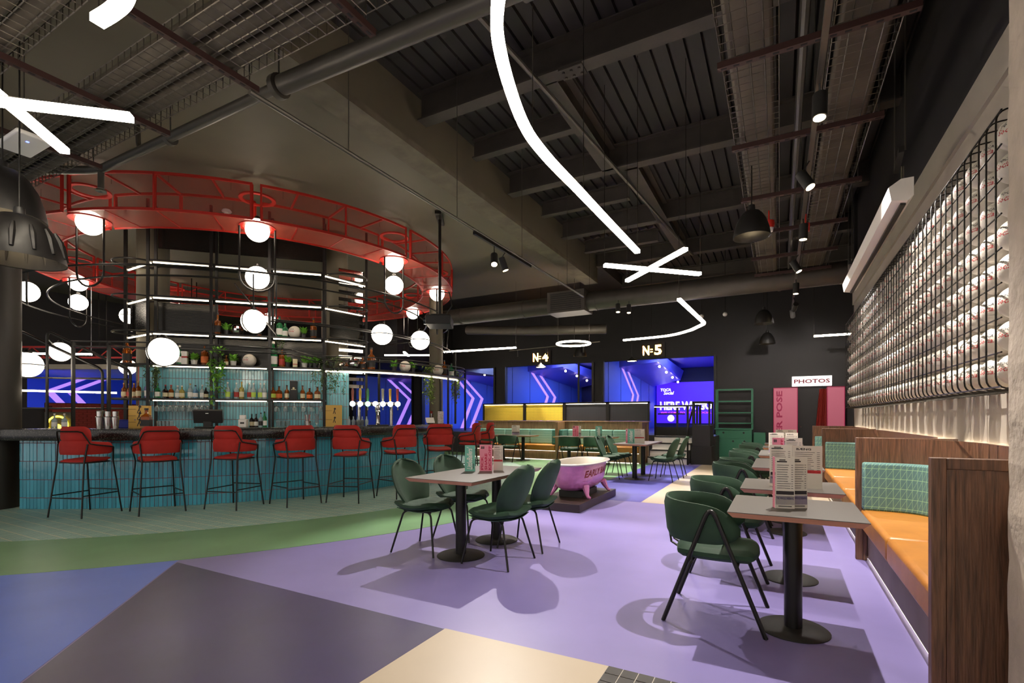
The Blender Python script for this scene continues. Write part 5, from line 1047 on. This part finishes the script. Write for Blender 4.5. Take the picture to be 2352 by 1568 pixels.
x_, y_, z_ = at_ct(322, RB-.5); gold_box((x_, y_, z_), 'tall gold gift box printed with dark figures at the left of the bar', .26, .34, R(45)); bottle(at_ct(336, RB-.22), 'amber', 'black', 'black', .3, .06, 'square amber bottle standing before the gold box at the left of the bar', True, turn=R(45))
x_, y_, z_ = UV(pu(767, -2.95), -2.95, .94); gold_box((x_, y_, z_), 'tall gold gift box printed with dark figures at the right of the back bar', .3, .6, R(45))
for px, c, l in ((125, 'clear', 'left'), (148, 'clear', 'right')): bottle(at_ct(px, RB-.3), c, 'white', 'white', .22, .035, f'small clear bottle at the left end of the bar, {l} one')
tl = thing('till', 'black touch-screen till standing behind the middle of the bar', 'till', (*at_ct(478, RB-.42)[:2], CT), R(47)); MB().obox((0, 0, .18), (.2, 0, 0), (0, .03, .01), (0, -.03, .1)).build('screen', blackm, tl, bevel=.008); MB().box(-.06, .06, -.05, .05, 0, .1).build('stand', blackm, tl, bevel=.01); MB().box(-.17, .17, -.1, .06, 0, .02).build('base', blackm, tl, bevel=.006); MB().box(-.02, .02, -.075, -.07, .22, .23).build('badge', labm['white'], tl)
pr_ = thing('receipt_printer', 'white receipt dispenser beside the till', 'printer', (*at_ct(560, RB-.4)[:2], CT), R(40)); MB().box(-.06, .06, -.07, .07, 0, .13).build('body', white, pr_, bevel=.012); MB().box(-.045, .045, -.06, .0, .13, .2).build('paper_tower', white, pr_, bevel=.01); MB().box(-.03, .03, -.072, -.07, .06, .085).build('slot', blackm, pr_)
for px, c, lb, h, l in ((578, 'dark', 'cream', .22, 'first'), (588, 'dark', 'white', .22, 'second'), (599, 'clear', 'black', .24, 'third'), (608, 'green', 'white', .26, 'fourth')): bottle(at_ct(px, RB-.45), c, 'black', lb, h, .034, f'small {c} bottle at the bar right of the receipt dispenser, {l} of four')
gz = MB().lathe([(.001, 0), (.033, 0), (.038, .11), (.035, .11), (.03, .01), (.001, .01)], 14).mesh('tumbler', MATS['thin_glass'], True)
for ti, px in enumerate(list(range(366, 402, 9))+[640, 650, 660]+[812, 822, 832, 842]):
    o = bpy.data.objects.new('tumbler', gz); COL.objects.link(o); o.location = at_ct(px, RB-.42); w_ = 'left of the till' if px < 420 else 'right of the till' if px < 700 else 'near the beer taps'; tag(o, f'upright clear tumbler on the bar {w_}, {ORD[ti if ti < 4 else ti-4 if ti < 7 else ti-7]} from the left', 'glass', f'tumblers {w_}')
sd = thing('straw_caddy', 'steel caddy of straws and picks on the bar below the right bay', 'caddy', at_ct(707, RB-.4)); MB().lathe([(.001, 0), (.05, 0), (.055, .1), (.05, .1), (.045, .01)], 16).build('cup', steel, sd, smooth=True)
for k in range(9): a = k*.7; MB().tube([(.02*math.cos(a), .02*math.sin(a), .02), (.045*math.cos(a), .045*math.sin(a), .21)], .004, 5).build('straw', [labm['red'], labm['white'], capm['black']][k % 3], sd)
lathe_thing('hurricane_glass', 'tall stemmed glass beside the straw caddy', 'glass', at_ct(727, RB-.4), [(.001, 0), (.035, 0), (.006, .012), (.006, .04), (.035, .08), (.028, .15), (.042, .22), (.04, .22), (.026, .15), (.03, .08)], MATS['thin_glass'])
# beer taps
x_, y_, z_ = at_ct(862, RB-.42); tp_ = thing('tap_tower', 'chrome beer font with lit round badges and tall handles at the right of the bar', 'beer taps', (x_, y_, CT), R(45))
MB().tube([(-.42, 0, .42), (.42, 0, .42)], .035, 14).build('manifold', steel, tp_, smooth=True)
for x in (-.3, .3): MB().tube([(x, 0, 0), (x, 0, .4)], .03, 12).build('pillar', steel, tp_, smooth=True)
hc = ['#7a3a2a', '#b8902c', '#3c7a48', '#8a5a34', '#8a8470', '#c89a2a', '#a03028']
for k in range(7):
    x = -.42+k*.14; MB().tube([(x, -.04, .42), (x, -.09, .42)], .05, 18).build('lit_badge', mat('badge_green', '#a0e0b0', emit='#90e0b0', es=1.5) if k == 2 else mat('badge_white', '#ffffff', emit='#e8f0ff', es=2.2), tp_, smooth=True); MB().tube([(x, -.05, .40), (x, -.08, .3)], .012, 8).build('spout', steel, tp_, smooth=True)
    if k != 3: MB().tube([(x, .0, .45), (x, .0, .5), (x, -.01, .66+.05*(k > 2)), (x, -.01, .72)], [.012, .02, .028, .012], 8).build('handle', mat(f'tap_handle_{k}', hc[k], .4), tp_, smooth=True)
x_, y_, z_ = at_ct(868, RB-.3); tw = thing('chrome_tap', 'tall single chrome tap on a drip tray before the beer font', 'beer tap', (x_, y_, CT), R(45)); MB().lathe([(.001, 0), (.06, 0), (.045, .03), (.035, .06), (.035, .24), (.05, .26), (.05, .28), (.03, .3), (.045, .36), (.03, .4), (.001, .41)], 18).build('column', steel, tw, smooth=True); MB().tube([(0, -.03, .26), (0, -.1, .25), (0, -.11, .2)], .012, 8).build('spout', steel, tw, smooth=True); MB().box(-.2, .2, -.14, .05, 0, .02).build('drip_tray', blackm, tw)
cr = thing('bottle_crate', 'clear crate of upturned bottles left of the beer taps', 'crate', (*at_ct(822, RB-.5)[:2], CT), R(45)); 
for i in range(5):
    for j in range(2): MB().lathe([(.001, 0), (.03, 0), (.03, .1), (.012, .14), (.012, .18), (.001, .18)], 10, (-.16+i*.08, -.04+j*.08, .0)).build('bottle_part', clear_g, cr, smooth=True)
tb = thing('card_terminal', 'small tilted payment tablet at the right end of the bar', 'tablet', (*at_ct(988, RB-.3)[:2], CT), R(60)); MB().obox((0, 0, .09), (.1, 0, 0), (0, .04, .06), (0, -.008, .005)).build('screen', white, tb); MB().box(-.04, .04, -.03, .05, 0, .06).build('stand', blackm, tb)
mh = thing('menu_holder', 'pale menu stand at the right end of the bar', 'menu', (*at_ct(1012, RB-.1)[:2], CT), R(60)); MB().box(-.07, .07, -.01, .01, 0, .3).build('card', mat('menu_speckle', '#cfc4c4', .6, var=.4, vscale=60), mh); MB().box(-.08, .08, -.04, .04, 0, .015).build('foot', blackm, mh)
for i, px in enumerate((996, 1003)): lathe_thing('tall_tin', f'tall steel tin at the right end of the bar, {ORD[i]}', 'tin', at_ct(px, RB-.35), [(.001, 0), (.035, 0), (.042, .25), (.039, .25), (.03, .01)], steel, 'tall tins', (('straw_bunch', [(.02, .1), (.03, .31), (.001, .31)], labm['red'] if i else labm['white']),))
cr2 = thing('blue_caddy', 'blue plastic tray at the left of the bar', 'tray', (*at_ct(290, RB-.5)[:2], CT), R(35)); MB().box(-.16, .16, -.05, .05, 0, .12).build('bin', mat('blue_plastic', '#23309a', .4), cr2, bevel=.01); MB().box(-.17, .17, -.06, .06, .12, .13).build('lip', MATS['blue_plastic'], cr2)
# ================================================================ MENUS
paper = mat('menu_paper', '#d8cfc4', .6); inkk = mat('menu_ink', '#2a2226', .7); inkp = mat('menu_violet', '#b9a7d0', .6); inkr = mat('menu_red', '#c4262c', .6); mint = mat('menu_mint', '#6fb3a2', .6); rose = mat('menu_pink', '#e48aa0', .6); ros2 = mat('menu_crimson', '#c4164a', .6); grn = mat('menu_green', '#4f9a4a', .6)
def card(t, w, h, c, rz, kind):      # thin upright card with print on both faces; c = centre, faces -y locally
    M = Matrix.Translation(c) @ Matrix.Rotation(rz, 4, 'Z'); base = {'pink': rose, 'mint': mint}.get(kind, paper)
    o = MB().box(-w/2, w/2, -.0012, .0012, 0, h).build('card', base, t); o.matrix_local = M
    def prt(mb, m, nm): q = mb.build(nm, m, o); return q
    U, V2 = Vector((1, 0, 0)), Vector((0, 0, 1)); f = -.0018
    if kind == 'mint':
        m = MB(); text(m, "LittleBallers'", .1, (-w*.05, f, h*.5), (0, 0, 1), (-1, 0, 0), .02, .3, fit=(h*.86, w*.55)); prt(m, white, 'title'); m = MB().box(w*.3, w*.36, f, f+.0005, h*.1, h*.3); prt(m, inkk, 'small_print')
    elif kind == 'pink':
        for k, (tx, l) in enumerate((('PICK', .52), ('SHARE', .62), ('KICK-OFF', .9))): m = MB(); text(m, tx, .1, (-w*.3+k*w*.3, f, h*.05+h*l/2), (0, 0, 1), (-1, 0, 0), .03, fit=(h*l, w*.2)); prt(m, ros2, 'title')
        m = MB()
        for q in range(3): m.box(-w*.38+q*w*.09, -w*.31+q*w*.09, f, f+.0005, h*.84, h*.94)
        prt(m, inkk, 'emblem')
    else:
        m = MB(); z = h*.84
        if kind == 'back': text(m, 'BÆNG', .03, (-w*.12, f, h*.92), U, V2, .03, fit=(w*.5, h*.05))
        else: m.box(-w*.42, w*.1, f, f+.0005, h*.9, h*.925).box(-w*.3, w*.02, f, f+.0005, h*.935, h*.955)
        for k in range(11): zz = z-k*h*.045; m.box(-w*.42, w*(.1+.2*random.random()), f, f+.0005, zz, zz+h*.009); m.box(w*.32, w*.42, f, f+.0005, zz, zz+h*.009)
        prt(m, inkk, 'menu_lines')
        if kind == 'back': m = MB().box(-w*.45, w*.45, f, f+.0005, h*.36, h*.43); prt(m, inkr, 'red_band')
        else:
            m = MB().box(-w*.46, w*.46, f, f+.0005, h*.27, h*.34); prt(m, inkk, 'black_band'); m = MB().box(-w*.49, w*.49, f+.0006, f+.001, h*.07, h*.25); prt(m, inkp, 'violet_band')
            m = MB(); text(m, 'THE WHOLE SHEBANG', .03, (0, f, h*.2), U, V2, .03, fit=(w*.9, h*.05)); prt(m, mat('menu_navy', '#2c2560', .6), 'band_title'); m = MB().box(-w*.35, w*.35, f, f+.0005, h*.035, h*.05); prt(m, inkk, 'footer')
def menu_stand(loc, label, cards, rz=0):
    t = thing('menu_stand', label, 'menu', loc, rz, 'folded card menus')
    for w, h, c, r_, k in cards: card(t, w, h, Vector(c), R(r_), k)
    return t
TZ = .756
menu_stand((.03, 3.42, TZ), 'folded card menu standing on the nearest bench table', [(.105, .31, (0, 0, 0), 12, 'menu'), (.10, .31, (.075, .05, 0), 28, 'menu'), (.03, .31, (-.06, .01, 0), 110, 'pink')])
menu_stand((.14, 4.5, TZ), 'large cream menu with a red band on the second bench table', [(.2, .33, (.05, -.05, 0), 5, 'back'), (.16, .33, (-.13, .0, 0), 10, 'sp')])
menu_stand((.06, 6.3, TZ), 'pink and white menus on the third bench table', [(.12, .32, (-.07, 0, 0), 8, 'pink'), (.17, .32, (.08, .0, 0), 10, 'menu')])
menu_stand((.06, 8.3, TZ), 'white menus on the fourth bench table', [(.2, .32, (-.1, 0, 0), 8, 'menu'), (.16, .32, (.1, .05, 0), 10, 'back')])
menu_stand((.1, 10.3, TZ), 'white and red menus on the fifth bench table', [(.2, .32, (-.06, 0, 0), 8, 'menu'), (.16, .32, (.1, .05, 0), 10, 'back')])
menu_stand((-2.6, 4.35, TZ), 'mint, pink and cream menus standing on the middle table', [(.105, .265, (-.17, -.12, 0), 24, 'mint'), (.13, .27, (-.035, -.03, 0), 27, 'pink'), (.1, .26, (.045, .08, 0), 24, 'back')])
menu_stand((-2.7, 10.35, TZ), 'mint and white menus on the far table behind the bath', [(.14, .3, (-.03, -.05, 0), 22, 'mint'), (.22, .3, (.12, .03, 0), 20, 'back'), (.06, .3, (-.13, .02, 0), 22, 'pink')])
menu_stand((-7.0, 13.2, TZ), 'white menu on the left far banquette table', [(.24, .3, (0, 0, 0), 25, 'menu')])
menu_stand((-5.05, 13.2, TZ), 'pink menu on the right far banquette table', [(.17, .3, (-.03, 0, 0), 25, 'pink'), (.07, .3, (.1, 0, 0), 25, 'menu')]); menu_stand((-4.4, 13.2, TZ), 'mint menu on the right far banquette table', [(.18, .3, (0, 0, 0), 25, 'mint')])
